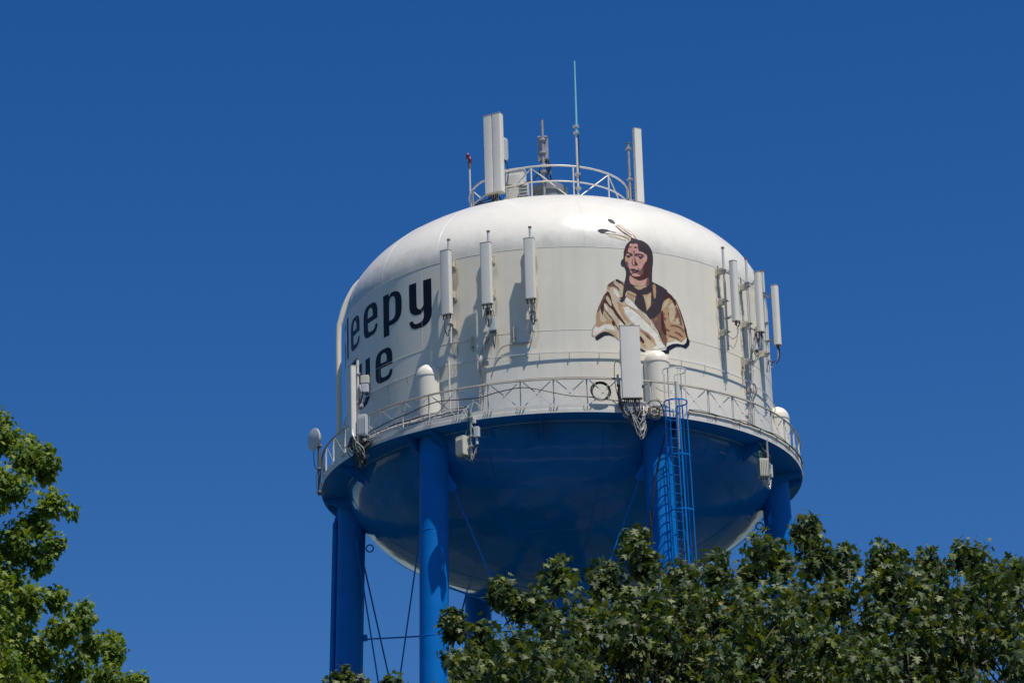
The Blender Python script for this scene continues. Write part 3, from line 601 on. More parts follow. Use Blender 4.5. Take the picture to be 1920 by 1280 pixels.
('face','skin',[(2.513,6.048),(2.618,6.038),(2.614,6.011),(2.511,6.005)]),
('face','ink',[(2.487,5.965),(2.585,5.984),(2.675,5.967),(2.628,5.917),(2.581,5.882),(2.519,5.914)]),
('face','ink',[(2.824,6.066),(2.924,6.09),(3.032,6.087),(3.132,6.064),(3.135,6.031),(3.045,6.035),(2.952,6.032),(2.89,6.01),(2.841,5.943),(2.825,5.99)]),
('face','brown',[(3.045,6.03),(3.138,6.034),(3.184,6.017),(3.12,5.971),(3.044,6)]),
('face','ink',[(2.871,5.988),(2.951,6.007),(3.043,5.987),(3.128,5.979),(3.04,5.928),(2.993,5.915),(2.949,5.948)]),
('face','brown',[(2.947,5.909),(3.04,5.92),(3.103,5.954),(3.038,5.88),(2.977,5.882)]),
('face','brown',[(2.725,6.147),(2.839,6.172),(2.807,6.125),(2.815,6.05),(2.798,5.942),(2.844,5.825),(2.85,5.732),(2.786,5.725),(2.785,5.91),(2.77,6.045),(2.773,6.122)]),
('face','dark',[(2.729,5.996),(2.737,5.936),(2.694,5.779),(2.681,5.687),(2.714,5.632),(2.766,5.616),(2.892,5.645),(2.879,5.68),(2.785,5.643),(2.725,5.658),(2.709,5.705),(2.727,5.843)]),
('face','dark',[(2.786,5.728),(2.849,5.772),(2.895,5.709),(2.908,5.657),(2.873,5.634),(2.83,5.679),(2.79,5.637)]),
('face','brown',[(3.022,5.526),(3.106,5.672),(3.118,5.583),(3.082,5.487),(3.1,5.36),(3.044,5.331),(3.017,5.419)]),
('face','brown',[(2.633,5.348),(2.668,5.288),(2.701,5.332),(2.815,5.354),(2.921,5.335),(2.984,5.286),(2.951,5.248),(3.019,5.283),(3.048,5.347),(3.017,5.419),(3.023,5.541),(2.965,5.459),(2.931,5.379),(2.831,5.371),(2.71,5.374)]),
('face','dark',[(2.899,5.588),(2.948,5.517),(2.96,5.443),(2.908,5.389),(2.863,5.399),(2.927,5.47)]),
('face','ink',[(2.612,5.49),(2.716,5.511),(2.791,5.504),(2.885,5.48),(2.946,5.469),(2.895,5.433),(2.865,5.384),(2.77,5.365),(2.692,5.381),(2.664,5.424),(2.623,5.466)]),
('face','brown',[(2.69,5.433),(2.788,5.437),(2.846,5.438),(2.83,5.401),(2.726,5.391)]),
('face','skin',[(2.623,5.461),(2.659,5.419),(2.642,5.372),(2.621,5.408)]),
('neck','pink',[(2.591,5.246),(2.643,5.228),(2.761,5.149),(2.941,5.089),(3.129,5.156),(3.261,5.251),(3.289,5.164),(3.265,5.07),(3.296,4.998),(3.182,4.95),(3.056,4.905),(2.87,4.877),(2.735,4.901),(2.602,4.964),(2.565,5.1)]),
('neck','skin',[(2.613,5.225),(2.761,5.146),(2.941,5.089),(2.998,4.993),(2.966,4.895),(2.81,4.885),(2.799,5.062),(2.7,5.143)]),
('neck','brown',[(3.226,5.229),(3.282,5.254),(3.296,4.998),(3.151,4.947),(3.191,5.091)]),
('neck','cream',[(2.715,4.867),(2.87,4.864),(3.055,4.893),(3.216,4.945),(3.179,4.896),(3.021,4.829),(2.895,4.754),(2.791,4.804)]),
('neck','skin',[(2.762,4.824),(2.929,4.826),(3.116,4.877),(2.988,4.78),(2.865,4.759)]),
]

NAMES = ['cream', 'tan', 'brown', 'dark', 'ink', 'navy', 'skin', 'pink', 'white']
groups = []
for i, (part, colr, pts) in enumerate(MURAL):
    if not groups or groups[-1][0] != part: groups.append((part, []))
    groups[-1][1].append((NAMES.index(colr), [pts], 0.003 + 0.00015*i))
port = None
for part, pl in groups:
    o = paint('painted_' + part, pl, ['mural_' + c for c in NAMES], wall)
    o['label'] = 'painted %s of the portrait on the tank wall' % part

# ------------------------------------------------------------------ roof railing, vent
RC = Vector((-0.1, 0, 0))
def RP(phi, r, z): return P(phi, r, z) + RC
rrail = MB()
rrail.tube([RP(360*k/96, 2.9, 11.2) for k in range(96)], 0.036, 8, closed=True)
rrail = rrail.build('roof_railing', 'rail_paint_light' if 'rail_paint_light' in MATS else 'white_steel', T)
MB().tube([RP(360*k/96, 2.9, 10.6) for k in range(96)], 0.028, 8, closed=True).build('middle_rail', 'white_steel', rrail)
RPH = [-12 + 30*k for k in range(12)]
for k, ph in enumerate(RPH):
    zb = dome_z((P(ph, 2.9, 0) + RC).xy.length) - 0.02
    MB().tube([RP(ph, 2.9, zb), RP(ph, 2.9, 11.2)], 0.028, 8).build('post', 'white_steel', rrail)
    q = RPH[(k + 1) % 12]
    a, b = ((RP(ph, 2.9, 11.15), RP(q, 2.9, zb + 0.05)) if k % 2 == 0 else (RP(ph, 2.9, zb + 0.05), RP(q, 2.9, 11.15)))
    MB().tube([a, b], 0.024, 6).build('brace', 'white_steel', rrail)
vz = dome_z(1.9)
vent = MB().lathe([(0.58, HB + vz - 0.1), (0.58, HB + 10.50), (0.64, HB + 10.50), (0.64, HB + 10.72), (0.60, HB + 10.75), (0.3, HB + 10.78), (0.001, HB + 10.79)], 40, c=(-0.08, -1.85, 0)).build('roof_vent', 'vent_shaded', T)

# ------------------------------------------------------------------ antennas and equipment
def cable(parent, pts, r=0.012, m='black_rubber', name='cable', n=6): return MB().tube(smooth(pts, n), r, 6).build(name, m, parent)
def clamp(mb, z, r=0.055, m=0):
    mb.rprism((0, 0, z), 2*r + 0.05, 2*r + 0.05, 0.06, 0.02, None, m); mb.tube([(-0.11, 0.07, z), (0.11, 0.07, z)], 0.012, 6, m=m); mb.tube([(-0.11, -0.07, z), (0.11, -0.07, z)], 0.012, 6, m=m)
def clamps(parent, zs, r=0.055):
    for z in zs: mb = MB(); clamp(mb, z, r); mb.build('clamp', 'galvanized', parent)
def mast(parent, h, r=0.045, m='pipe_white', cap=True):
    o = MB().tube([(0, 0, 0), (0, 0, h)], r, 12).build('mast', m, parent)
    if cap: MB().lathe([(0.001, h + 0.03), (r + 0.014, h + 0.028), (r + 0.014, h - 0.02), (r, h - 0.02)], 16).build('mast_cap', 'rusty', o)
    return o
def panel(parent, c, wx, dy, hz, front, name='panel', groove=False):
    mb = MB().rprism(c, wx, dy, hz, 0.02, None, 0, front=front)
    o = mb.build(name, 'antenna_shell', parent, 40)
    for s_ in (-1, 1): MB().rprism((c[0], c[1], c[2] + s_*(hz/2 + 0.008)), wx*1.05, dy*1.05, 0.02, 0.02, None, front=min(front*1.05, dy*0.5, wx*0.5)).build('end_cap', 'antenna_cap', o, 40)
    if groove: MB().rprism((c[0] - 0.02, c[1] - dy/2 - 0.001, c[2]), 0.05, 0.014, hz - 0.02, 0.004).build('panel_ridge', 'antenna_shell', o)
    return o
def connectors(parent, c, wx, dy, n=4, m='black_rubber'):
    mb = MB()
    for i in range(n):
        x = c[0] + (i/(max(n - 1, 1)) - 0.5)*wx*0.7; mb.tube([(x, c[1] + random.uniform(-.3, .3)*dy, c[2]), (x, c[1], c[2] - 0.16)], 0.022, 7)
    return mb.build('connector', m, parent)
def radio_box(parent, c, sx, sy, sz, m='radio_grey', fins=True, yaw=0.0, name='radio_box'):
    Rm = Matrix.Rotation(yaw, 3, 'Z'); o = MB().rprism(c, sx, sy, sz, 0.03, Rm).build(name, m, parent)
    if fins:
        mb = MB(); k = max(4, int(sx/0.05))
        for i in range(k):
            x = (i/(k - 1) - 0.5)*sx*0.86; mb.rprism(Vector(c) + Rm @ Vector((x, -sy/2 - 0.012, 0)), 0.014, 0.03, sz*0.86, 0, Rm)
        mb.build('cooling_fins', m, o)
    mb = MB()
    for i in range(3): x = (i/2 - 0.5)*sx*0.6; mb.tube([Vector(c) + Rm @ Vector((x, 0, -sz/2 + 0.01)), Vector(c) + Rm @ Vector((x, 0, -sz/2 - 0.07))], 0.02, 7)
    mb.build('connector', 'black_rubber', o)
    return o

A_STAIN = wall
def wall_antenna(label, group, phi, z0, z1, pz0, pz1, pw, pd, out, front, yaw, r=7.9, box=None, loops=4, wallcables=True):
    A = empty('panel_antenna', P(phi, r, z0), rad(yaw), label, 'antenna', group)
    H = z1 - z0; mast(A, H)
    dphi = rad(phi - yaw)
    inw = Vector((-sin(dphi), cos(dphi), 0)); sd_ = Vector((cos(dphi), sin(dphi), 0))
    for z in (H*0.78, H*0.48, H*0.18):
        mb = MB(); Rm = Matrix.Rotation(dphi, 3, 'Z')
        mb.rprism(inw*((r - R)/2 + 0.02) + Vector((0, 0, z)), 0.13, r - R - 0.06, 0.22, 0, Rm); mb.rprism(inw*(r - R - 0.012) + Vector((0, 0, z)), 0.24, 0.02, 0.34, 0, Rm)
        mb.build('wall_bracket', 'beige_paint', A)
        mb = MB(); clamp(mb, z, 0.05); mb.build('clamp', 'galvanized', A)
        s0_ = rad(phi)*R; zz_ = z0 + z - 0.1
        paint('rust_stain', [(0, [[(s0_ - .16, zz_), (s0_ + .16, zz_), (s0_ + .20, zz_ - .5), (s0_ + .05, zz_ - 1.1), (s0_ - .06, zz_ - 1.1), (s0_ - .18, zz_ - .5)]], 0.003)], ['rust_stain'], A_STAIN)
    pc = (0, -out, (pz0 + pz1)/2 - z0)
    panel(A, pc, pw, pd, pz1 - pz0, front)
    for zz in (pz1 - z0 - 0.28, pz0 - z0 + 0.22):
        mb = MB(); clamp(mb, zz, 0.05)
        y1 = -(out - pd/2)
        mb.bar((0.05, -0.05, zz), (0.05, y1*0.55, zz - 0.10 if zz > 1.5 else zz), 0.035, 0.012, (0, 0, 1)); mb.bar((0.05, y1*0.55, zz - 0.10 if zz > 1.5 else zz), (0.05, y1 - 0.02, zz + 0.04), 0.035, 0.012, (0, 0, 1))
        mb.bar((-0.05, -0.05, zz), (-0.05, y1*0.55, zz - 0.10 if zz > 1.5 else zz), 0.035, 0.012, (0, 0, 1)); mb.bar((-0.05, y1*0.55, zz - 0.10 if zz > 1.5 else zz), (-0.05, y1 - 0.02, zz + 0.04), 0.035, 0.012, (0, 0, 1))
        mb.build('tilt_bracket', 'galvanized', A)
    b0 = pz0 - z0
    connectors(A, (0, -out, b0 - 0.01), pw, pd, 3)
    for i in range(loops):
        x = random.uniform(-.1, .1); L = random.uniform(0.35, 0.8)
        cable(A, [(x, -out, b0 - 0.15), (x*1.3, -out + 0.03, b0 - 0.15 - L*0.6), (x*0.6, -out*0.5, b0 - 0.15 - L), (random.uniform(-.08, .08), -0.06, b0 - 0.3 - L*random.uniform(.3, .9)), (random.uniform(-.05, .05), 0.06, max(0.0, b0 - 1.3))], 0.012, random.choice(['black_rubber', 'pale_cable', 'pale_cable']))
    if box:
        bx, by, bz, m = box
        radio_box(A, (bx, by, bz - z0), 0.25, 0.16, 0.46, m, fins=False)
        for i in range(4):
            x = bx + random.uniform(-.08, .08)
            cable(A, [(x, by, bz - z0 + 0.22), (x - 0.05, by - 0.02, bz - z0 + 0.5), (random.uniform(-.15, .05), -out*.6, b0 - 0.35), (random.uniform(-.1, .1), -out, b0 - 0.12)], 0.013, random.choice(['black_rubber', 'pale_cable', 'rusty']))
            cable(A, [(x, by, bz - z0 - 0.22), (x, by + .03, bz - z0 - 0.5), (bx*.7, 0.05, max(-0.4, bz - z0 - 0.8))], 0.013, random.choice(['black_rubber', 'pale_cable']))
    return A
GL_, GR_ = 'panel antennas on the left of the tank wall', 'panel antennas on the right of the tank wall'
wall_antenna('pale grey panel antenna on tank wall, closest to the black lettering', GL_, -26.85, 3.08, 6.83, 4.05, 6.35, 0.37, 0.20, 0.22, 0.05, -29, loops=2)
wall_antenna('pale grey panel antenna on tank wall with small blue-grey box hanging just below it', GL_, -16.15, 2.72, 6.87, 4.14, 6.33, 0.38, 0.20, 0.29, 0.05, -19, box=(0.13, -0.12, 3.45, 'radio_grey'), loops=6)
wall_antenna('pale grey panel antenna on tank wall, nearest to the left of the painted portrait', GL_, -5.65, 3.13, 6.86, 4.20, 6.36, 0.36, 0.20, 0.20, 0.05, -12, loops=5)
wall_antenna('narrow rounded panel antenna on tank wall, first to the right of the portrait', GR_, 47.65, 3.10, 6.86, 4.05, 6.24, 0.27, 0.22, 0.42, 0.11, 52, loops=2)
wall_antenna('narrow rounded panel antenna with white box below, middle of the right-hand three', GR_, 57.8, 2.25, 6.85, 4.05, 6.24, 0.27, 0.22, 0.44, 0.11, 60, box=(0.02, -0.22, 3.65, 'cabinet_white'), loops=6)
wall_antenna('narrow rounded panel antenna against the sky at the tank\'s right edge', GR_, 68.1, 3.11, 6.87, 4.02, 6.22, 0.27, 0.22, 0.42, 0.11, 66, loops=4)

# tall panel at the left end of the balcony, with radios on its mast
A = empty('panel_antenna', P(-52, 8.68, -0.25), rad(-68), 'tall narrow panel antenna on the left balcony rail, in front of the lettering', 'antenna')
mast(A, 3.5, 0.05)
panel(A, (-0.02, -0.20, 1.93), 0.30, 0.19, 2.55, 0.05); connectors(A, (-0.02, -0.20, 0.64), 0.3, 0.2, 5)
for z in (0.55, 1.9, 2.95):
    mb = MB(); clamp(mb, z, 0.055); mb.bar((0.04, -0.05, z), (0.04, -0.2, z), 0.05, 0.02, (0, 0, 1)); mb.build('clamp', 'galvanized', A)
yq = rad(60)
radio_box(A, (0.24, 0.18, 2.68), 0.30, 0.2, 0.28, 'radio_beige', False, yq); radio_box(A, (0.24, 0.18, 2.38), 0.26, 0.18, 0.32, 'radio_grey', False, yq)
radio_box(A, (0.16, 0.13, 1.04), 0.32, 0.36, 0.74, 'radio_grey', True, rad(50))
radio_box(A, (-0.12, 0.1, 2.35), 0.14, 0.12, 0.5, 'radio_grey', False, 0.3)
for c_, s_ in (((0, 0.05, 1.75), (0.5, 0.12, 0.1)), ((0.0, 0.15, 0.45), (0.8, 0.16, 0.09)), ((0, 0.2, 0.02), (0.3, 0.3, 0.06))): MB().rprism(c_, *s_, 0.01).build('mount_arm', 'galvanized', A)
for i in range(34):
    x0, y0 = random.uniform(-.2, .3), random.uniform(-.35, .15); z0 = random.uniform(0.5, 0.95)
    w1 = random.uniform(-.40, .62)
    cable(A, [(x0, y0, z0), jit((x0 + w1*0.3, y0, z0 - 0.35), .06), jit((w1, -0.05, random.uniform(-.25, .1)), .1), jit((w1*0.5 + 0.1, 0.05, random.uniform(-.45, 0.05)), .1), jit((random.uniform(0, .5), 0.12, 0.30), .12), (random.uniform(.2, .7), 0.3, 0.34)], 0.014, random.choice(['black_rubber']*9 + ['galvanized', 'pale_cable', 'green_cable']))
for i in range(10):
    cable(A, [(0.24 + random.uniform(-.08, .08), 0.08, 2.26), jit((0.22, 0.06, 2.0), .05), jit((0.17, 0.06, 1.75), .05), (0.15 + random.uniform(-.1, .1), 0.05, 1.62)], 0.013, random.choice(['black_rubber', 'pale_cable', 'galvanized']))

# wide panel at the ladder with its cable loops
A = empty('panel_antenna', P(17.0, 8.62, -0.1), rad(5), 'wide light grey panel antenna in front of the portrait, left of the ladder', 'antenna')
mast(A, 3.15, 0.05)
panel(A, (-0.12, -0.24, 1.76), 0.66, 0.22, 2.52, 0.03); connectors(A, (-0.12, -0.24, 0.50), 0.72, 0.2, 9)
for z in (0.8, 1.6, 2.6):
    mb = MB(); clamp(mb, z, 0.055); mb.bar((-0.04, -0.05, z), (-0.04, -0.16, z), 0.06, 0.03, (0, 0, 1)); mb.build('clamp', 'galvanized', A)
radio_box(A, (-0.38, -0.02, 2.02), 0.14, 0.16, 0.5, 'radio_beige', False); radio_box(A, (0.24, -0.10, 1.30), 0.10, 0.12, 0.62, 'radio_grey', False); radio_box(A, (-0.55, -0.05, 1.22), 0.08, 0.08, 0.36, 'radio_grey', False)
for c_, s_ in (((-0.1, 0.06, 0.42), (0.95, 0.10, 0.09)), ((-0.1, 0.0, 0.18), (0.5, 0.2, 0.3))): MB().rprism(c_, *s_, 0.01).build('mount_arm', 'galvanized', A)
for i in range(30):
    x0 = -0.12 + random.uniform(-.32, .32); dz = random.uniform(.1, 0.55); x1 = x0*0.5 + random.uniform(-.25, .25)
    if i % 4 == 0: dz = random.uniform(.6, 1.05); x1 = 0.08 + random.uniform(-.12, .12)
    cable(A, [(x0, -0.24, 0.36), (x0 + random.uniform(-.05, .05), -0.25, 0.1), jit((x1 - 0.12, -0.2, 0.1 - dz*0.7), .05), jit((x1, -0.18, 0.1 - dz), .04), jit((x1 + 0.14, -0.14, 0.12 - dz*0.6), .05), (x1*0.6 + random.uniform(-.2, .3), 0.0, 0.30)], 0.013, random.choice(['pale_cable', 'pale_cable', 'pale_cable', 'galvanized', 'black_rubber']))
for i in range(8):
    cable(A, [(-0.5 + random.uniform(-.03, .03), -0.05, 1.05), jit((-0.52, -0.04, 0.7), .05), jit((-0.46, 0.0, 0.3), .06), (-0.3, 0.05, 0.05 - 0.1*random.random())], 0.012, random.choice(['pale_cable', 'black_rubber', 'rusty']))
cable(A, [(-0.38, -.02, 1.78), (-0.6, -.05, 1.85), (-0.66, -.05, 1.5), (-0.62, -.03, 0.9), (-0.5, 0, 0.4)], 0.013, 'black_rubber')

# coils of spare cable
A = empty('cable_coil', P(21.6, 8.56, 0.07), rad(21.6), 'tangled coil of bare metal-coloured cable between wide panel and ladder', 'cable coil')
mb = MB()
for i in range(16):
    r_ = random.uniform(.17, .27); cx, cz = random.uniform(-.05, .05), random.uniform(-.05, .05); ti = random.uniform(-.25, .25)
    mb.tube([(cx + r_*cos(t), -0.06*random.random() + ti*0.15*sin(t), cz + 0.02 + r_*sin(t)*0.86) for t in [2*pi*k/24 for k in range(24)]], 0.011, 5, closed=True, m=random.choice([0, 0, 1, 2]))
mb.build('loops', ['pale_cable', 'galvanized', 'rusty'], A)
cable(A, [(-0.25, -.02, 0.25), (-0.1, -.06, 0.38), (0.15, -.08, 0.36), (0.3, -.06, 0.1), (0.36, -.05, -0.2)], 0.02, 'black_rubber')
A = empty('cable_coil', P(9.35, 8.52, 0.70), rad(9.3), 'round coil of black cable hung on the balcony railing', 'cable coil')
mb = MB()
for i in range(4):
    r_ = 0.275 + 0.02*i
    mb.tube([(r_*cos(t) + 0.012*sin(3*t + i), -0.03 - 0.012*i, r_*sin(t)) for t in [2*pi*k/32 for k in range(32)]], 0.014, 6, closed=True)
mb.build('loops', 'black_rubber', A)
mb = MB()
for a in (40, 130, 245, 320): mb.rprism((0.30*cos(rad(a)), -0.05, 0.30*sin(rad(a))), 0.09, 0.07, 0.03, 0.0, Matrix.Rotation(-rad(a), 3, 'Y'))
mb.build('cable_tie', 'pale_cable', A)
# black feeder along the railing
pts = [P(ph, 8.53, z) for ph, z in ((-60, 0.42), (-54, 0.45), (-49, 0.52), (-44, 0.6), (-40, 0.66), (-36, 0.7), (-32.5, 0.8), (-28, 0.86), (-24, 0.80), (-18, 0.74), (-14, 0.84), (-8.6, 0.93), (-5, 0.84), (-1, 0.68), (3, 0.55), (6.4, 0.52), (9, 0.46), (13, 0.40), (15.5, 0.36))]
o = MB().tube(smooth(pts, 6), 0.017, 6).build('feeder_cable', 'black_rubber'); tag(o, 'black feeder cable waving along the front balcony railing', 'cable')
mb = MB()
for i in range(7):
    pts = [P(ph, 8.36 - 0.03*i, 0.34 + 0.05*i + random.uniform(-.03, .03)) for ph in range(-62, -20, 4)]
    mb.tube(smooth(pts, 3), random.choice([0.014, 0.02, 0.03]), 6, m=random.choice([0, 1, 1, 0]))
o = mb.build('cable_run', ['black_rubber', 'pale_cable']); tag(o, 'bundle of grey and black cables lying on the left balcony floor', 'cable')
mb = MB()
pts = [P(LEG0 + 5 + k*1.5, 8.52, 0.30 + 0.015*random.uniform(-1, 1)) for k in range(0, 36)]
mb.tube(smooth(pts, 2), 0.022, 6); 
pts = [P(LEG0 + 5 + k*1.5, 8.54, 0.33 + 0.03*sin(k*.7)) for k in range(0, 36)]
mb.tube(smooth(pts, 2), 0.012, 6, m=1)
for k in range(0, 36, 5): mb.rprism(P(LEG0 + 5 + k*1.5, 8.515, 0.22), 0.03, 0.03, 0.18)
o = mb.build('conduit', ['rusty', 'green_cable']); tag(o, 'rust-brown conduit along the edge of the right balcony', 'cable')

# cable drops down the tank wall
def wall_drop(label, phi, n, z1, spread):
    A = empty('cable_drop', P(phi, 7.62, 0.05), rad(phi), label, 'cable')
    for i in range(n):
        x = random.uniform(-spread, spread); pts = [(x + 0.10*random.random() + 0.22, -0.06 - 0.1*random.random(), z1 + random.uniform(-.1, .3))]
        for z in (z1*0.82, z1*0.68, z1*0.5, z1*0.3, 0.0): pts.append((x*0.5 + random.uniform(-.05, .05) - (z1*0.8 - z)*0.10*random.uniform(.6, 1.2), -0.10 - 0.1*random.random() - (0.2 if abs(z - z1*0.68) < .1 else 0), z))
        cable(A, pts, random.choice([0.009, 0.012]), random.choice(['pale_cable', 'pale_cable', 'beige_paint', 'pipe_white', 'pale_cable', 'rusty']))
    for z in (z1*0.3, z1*0.45, z1*0.6): MB().rprism((-(z1*0.8 - z)*0.09, -0.10, z), 0.30, 0.05, 0.025, 0).build('cable_cleat', 'white_steel', A)
    MB().rprism((0.02, -0.09, z1*0.68), 0.26, 0.1, 0.16, 0.02).build('cable_cleat', 'beige_paint', A)
wall_drop('bundle of pale cables dropping down the wall below the left antennas', -18.6, 9, 3.2, 0.10)
wall_drop('bundle of pale cables dropping down the wall below the right antennas', 58.6, 10, 3.0, 0.12)
A = empty('cable_drop', P(-14, 7.62, 3.1), rad(-14), 'thin pale cables sagging along the wall between the left antennas', 'cable')
for i in range(4):
    pts = []
    for ph, z in ((-5.6, 3.25), (-6.6, 2.86), (-9, 2.80), (-12, 2.82), (-14.5, 2.65), (-16.2, 2.1)):
        q = P(ph, 7.68, z + random.uniform(-.05, .05)) - P(-14, 7.62, 3.1); a = -rad(-14); pts.append((q.x*cos(a) - q.y*sin(a), q.x*sin(a) + q.y*cos(a), q.z))
    cable(A, pts, 0.011, 'pale_cable')
pts = []
for ph, z in ((-27, 3.85), (-27.6, 3.5), (-27, 3.3), (-25, 3.12), (-22, 3.15)):
    q = P(ph, 7.68, z) - P(-14, 7.62, 3.1); a = -rad(-14); pts.append((q.x*cos(a) - q.y*sin(a), q.x*sin(a) + q.y*cos(a), q.z))
cable(A, pts, 0.010, 'pale_cable')
for ph, z, nm in ((-21.8, 3.0, 'left of the two small steel tabs welded to the wall below the left antennas'), (-10.7, 3.12, 'right of the two small steel tabs welded to the wall below the left antennas'), (56.2, 2.95, 'small steel tab welded to the wall below the right antennas')):
    A = empty('steel_tab', P(ph, 7.6, z), rad(ph), nm, 'bracket')
    MB().rprism((0, -0.07, 0), 0.03, 0.14, 0.55, 0).build('plate', 'beige_paint', A); MB().rprism((0, -0.08, -0.12), 0.1, 0.05, 0.06).build('clip', 'rusty', A)

# microwave dish on the left end of the balcony
A = empty('dish_antenna', P(-77, 8.66, -0.5), rad(-55), 'round grey microwave dish on a dark pole at the left end of the balcony', 'antenna')
MB().tube([(0, 0, 0), (0, 0, 1.95)], 0.06, 12).build('mast', 'dark_grille', A)
prof = [(0.001, 0.0), (0.36, 0.012), (0.395, 0.03), (0.395, 0.07), (0.30, 0.17), (0.16, 0.25), (0.07, 0.27), (0.001, 0.27)]
mb = MB(); tmp = MB().lathe(prof, 40)
mb.add([(v[0] + 0.02, v[2] - 0.27, -v[1] + 2.0) for v in tmp.v], tmp.f); mb.build('dish', 'dish_grey', A, 30)
MB().rprism((0, -0.08, 2.0), 0.16, 0.2, 0.22, 0.02).build('feed_box', 'galvanized', A); clamps(A, (1.8, 0.1, 0.95), 0.065); MB().bar((0.0, 0.02, 0.1), (0.0, 0.2, 0.1), 0.05, 0.05, (1, 0, 0)).build('mount_arm', 'galvanized', A); MB().bar((0, 0.02, .95), (0.12, 0.24, 0.95), 0.05, 0.05, (1, 0, 0)).build('mount_arm', 'galvanized', A)
cable(A, [(-0.02, -0.15, 1.9), (-0.2, -.1, 1.5), (-0.22, -.05, 1.1), (-0.06, 0, 0.95)], 0.014); cable(A, [(-0.05, -0.02, 0.95), (-0.22, 0, 0.7), (-0.2, 0, 0.3), (-0.02, 0, 0.2)], 0.008)

# radios hanging under the balcony
A = empty('radio_unit', P(-20.0, 8.60, -1.45), rad(-18), 'grey radio boxes on a pole hanging under the left front of the balcony', 'radio unit')
mast(A, 1.85, 0.04, 'galvanized', False)
radio_box(A, (-0.29, 0.02, 0.55), 0.36, 0.34, 0.66, 'radio_beige', True, rad(-25)); radio_box(A, (0.20, 0, 0.98), 0.2, 0.16, 0.36, 'radio_grey', False); radio_box(A, (0.10, 0.05, 1.4), 0.12, 0.1, 0.18, 'radio_grey', False)
MB().tube([(0.20, 0, 0.56), (0.20, 0, 0.78)], 0.05, 10).build('filter', 'radio_grey', A)
clamps(A, (0.5, 0.85, 1.5))
for i in range(8):
    x = random.uniform(-.3, .2)
    cable(A, [(x, 0, 0.9), jit((x*0.6, 0, 1.2), .05), jit((-0.08, 0.02, 1.5), .05), (random.uniform(-.3, 0), 0.05, 1.86)], 0.013, random.choice(['black_rubber', 'green_cable', 'pale_cable', 'black_rubber']))
    cable(A, [(x, 0, 0.25), jit((x*0.8, 0, 0.1), .05), jit((0.05, 0, 0.02), .05), (0.2, 0, 0.5)], 0.012, random.choice(['black_rubber', 'pale_cable']))
A = empty('radio_unit', P(56.0, 8.46, -1.55), rad(45), 'grey radio box on a pole hanging under the right side of the balcony', 'radio unit')
mast(A, 1.6, 0.045, 'galvanized', False)
radio_box(A, (-0.28, -0.03, 0.50), 0.34, 0.34, 0.62, 'radio_beige', True, rad(-35)); 
MB().tube([(0.14, 0, 0.28), (0.14, 0, 0.72)], 0.06, 10).build('filter', 'radio_grey', A)
clamps(A, (0.35, 0.7))
for i in range(14):
    x = random.uniform(-.35, .2)
    cable(A, [(x, 0.05, random.uniform(0.75, 0.9)), jit((x - 0.05, .05, 1.05), .1), jit((x*.5, 0.1, 1.2), .1), (random.uniform(-.4, .3), 0.1, 1.5)], 0.014, random.choice(['black_rubber', 'black_rubber', 'green_cable']))
for i in range(5):
    x = random.uniform(-.3, -.05); cable(A, [(x, 0, 0.2), jit((x, 0, 0.0), .04), jit((0.0, 0, -0.12), .05), (0.14, 0, 0.25)], 0.012, random.choice(['galvanized', 'pale_cable']))
# grey pole at the top of the ladder, black line down the leg
A = empty('antenna_pole', LP(-0.03, 0.5, -1.35), rad(LEG0), 'thin grey tube standing in the ladder opening', 'antenna')
MB().tube([(0, 0, 0), (0, 0, 2.0)], 0.03, 10).build('mast', 'galvanized', A); MB().tube([(0, 0, 1.5), (0, 0, 2.35)], 0.055, 12).build('radome', 'radio_grey', A)
lg = LEG0
pts = [P(lg - 0.4, leg_r(0) + 1.0, -0.1), P(lg - 1.2, leg_r(-1) + 0.85, -0.8), P(lg - 3.2, leg_r(-2) + 0.55, -2.2), P(lg - 4.4, leg_r(-4) + 0.40, -4.0), P(lg - 4.4, leg_r(-6) + 0.40, -6), P(lg - 4.4, leg_r(-36) + 0.4, -36)]
o = MB().tube(smooth(pts, 8), 0.028, 6).build('power_line', 'black_rubber'); tag(o, 'black line running down the leg beside the ladder', 'cable')

# ------------------------------------------------------------------ equipment on the roof
def RB(x, y, z): return Vector((x, y, HB + z))
dz_ = lambda x, y: dome_z(math.hypot(x, y))
A = empty('panel_antenna', RB(-1.95, -2.15, 9.75), rad(-24), 'large grooved panel antenna at the left of the roof railing', 'antenna')
mast(A, 3.2, 0.05, 'galvanized', False)
panel(A, (-0.092, -0.34, 2.12), 0.336, 0.28, 3.02, 0.03); panel(A, (0.252, -0.345, 2.13), 0.336, 0.28, 3.04, 0.03); connectors(A, (0, -0.34, 0.6), 0.5, 0.2, 5)
radio_box(A, (0.36, -0.06, 2.38), 0.24, 0.12, 0.86, 'radio_grey', True, rad(70)); clamps(A, (0.9, 1.7, 2.5), 0.06); MB().bar((0.05, 0.03, 2.05), (0.34, -0.02, 2.3), .05, .03, (0, 0, 1)).build('mount_arm', 'galvanized', A)
for i in range(9): cable(A, [(random.uniform(-.25, .25), -0.3, 0.48), jit((random.uniform(-.3, .3), -0.2, 0.2), .06), jit((random.uniform(-.4, .2), 0, 0.12), .06), (random.uniform(-1.0, -.3), 0.1, 0.0)], 0.014, 'black_rubber')
cable(A, [(0.38, -0.06, 1.95), (0.46, 0.0, 1.6), (0.36, 0.1, 1.15), (0.1, 0.1, 1.0)], 0.015)
A = empty('panel_antenna', RB(2.84, -1.0, 9.8), rad(28), 'tall slim panel antenna at the right of the roof railing', 'antenna')
mast(A, 2.95, 0.055, 'galvanized')
panel(A, (0.26, -0.22, 2.04), 0.30, 0.18, 2.88, 0.03)
clamps(A, (0.7, 1.55, 2.75), 0.06)
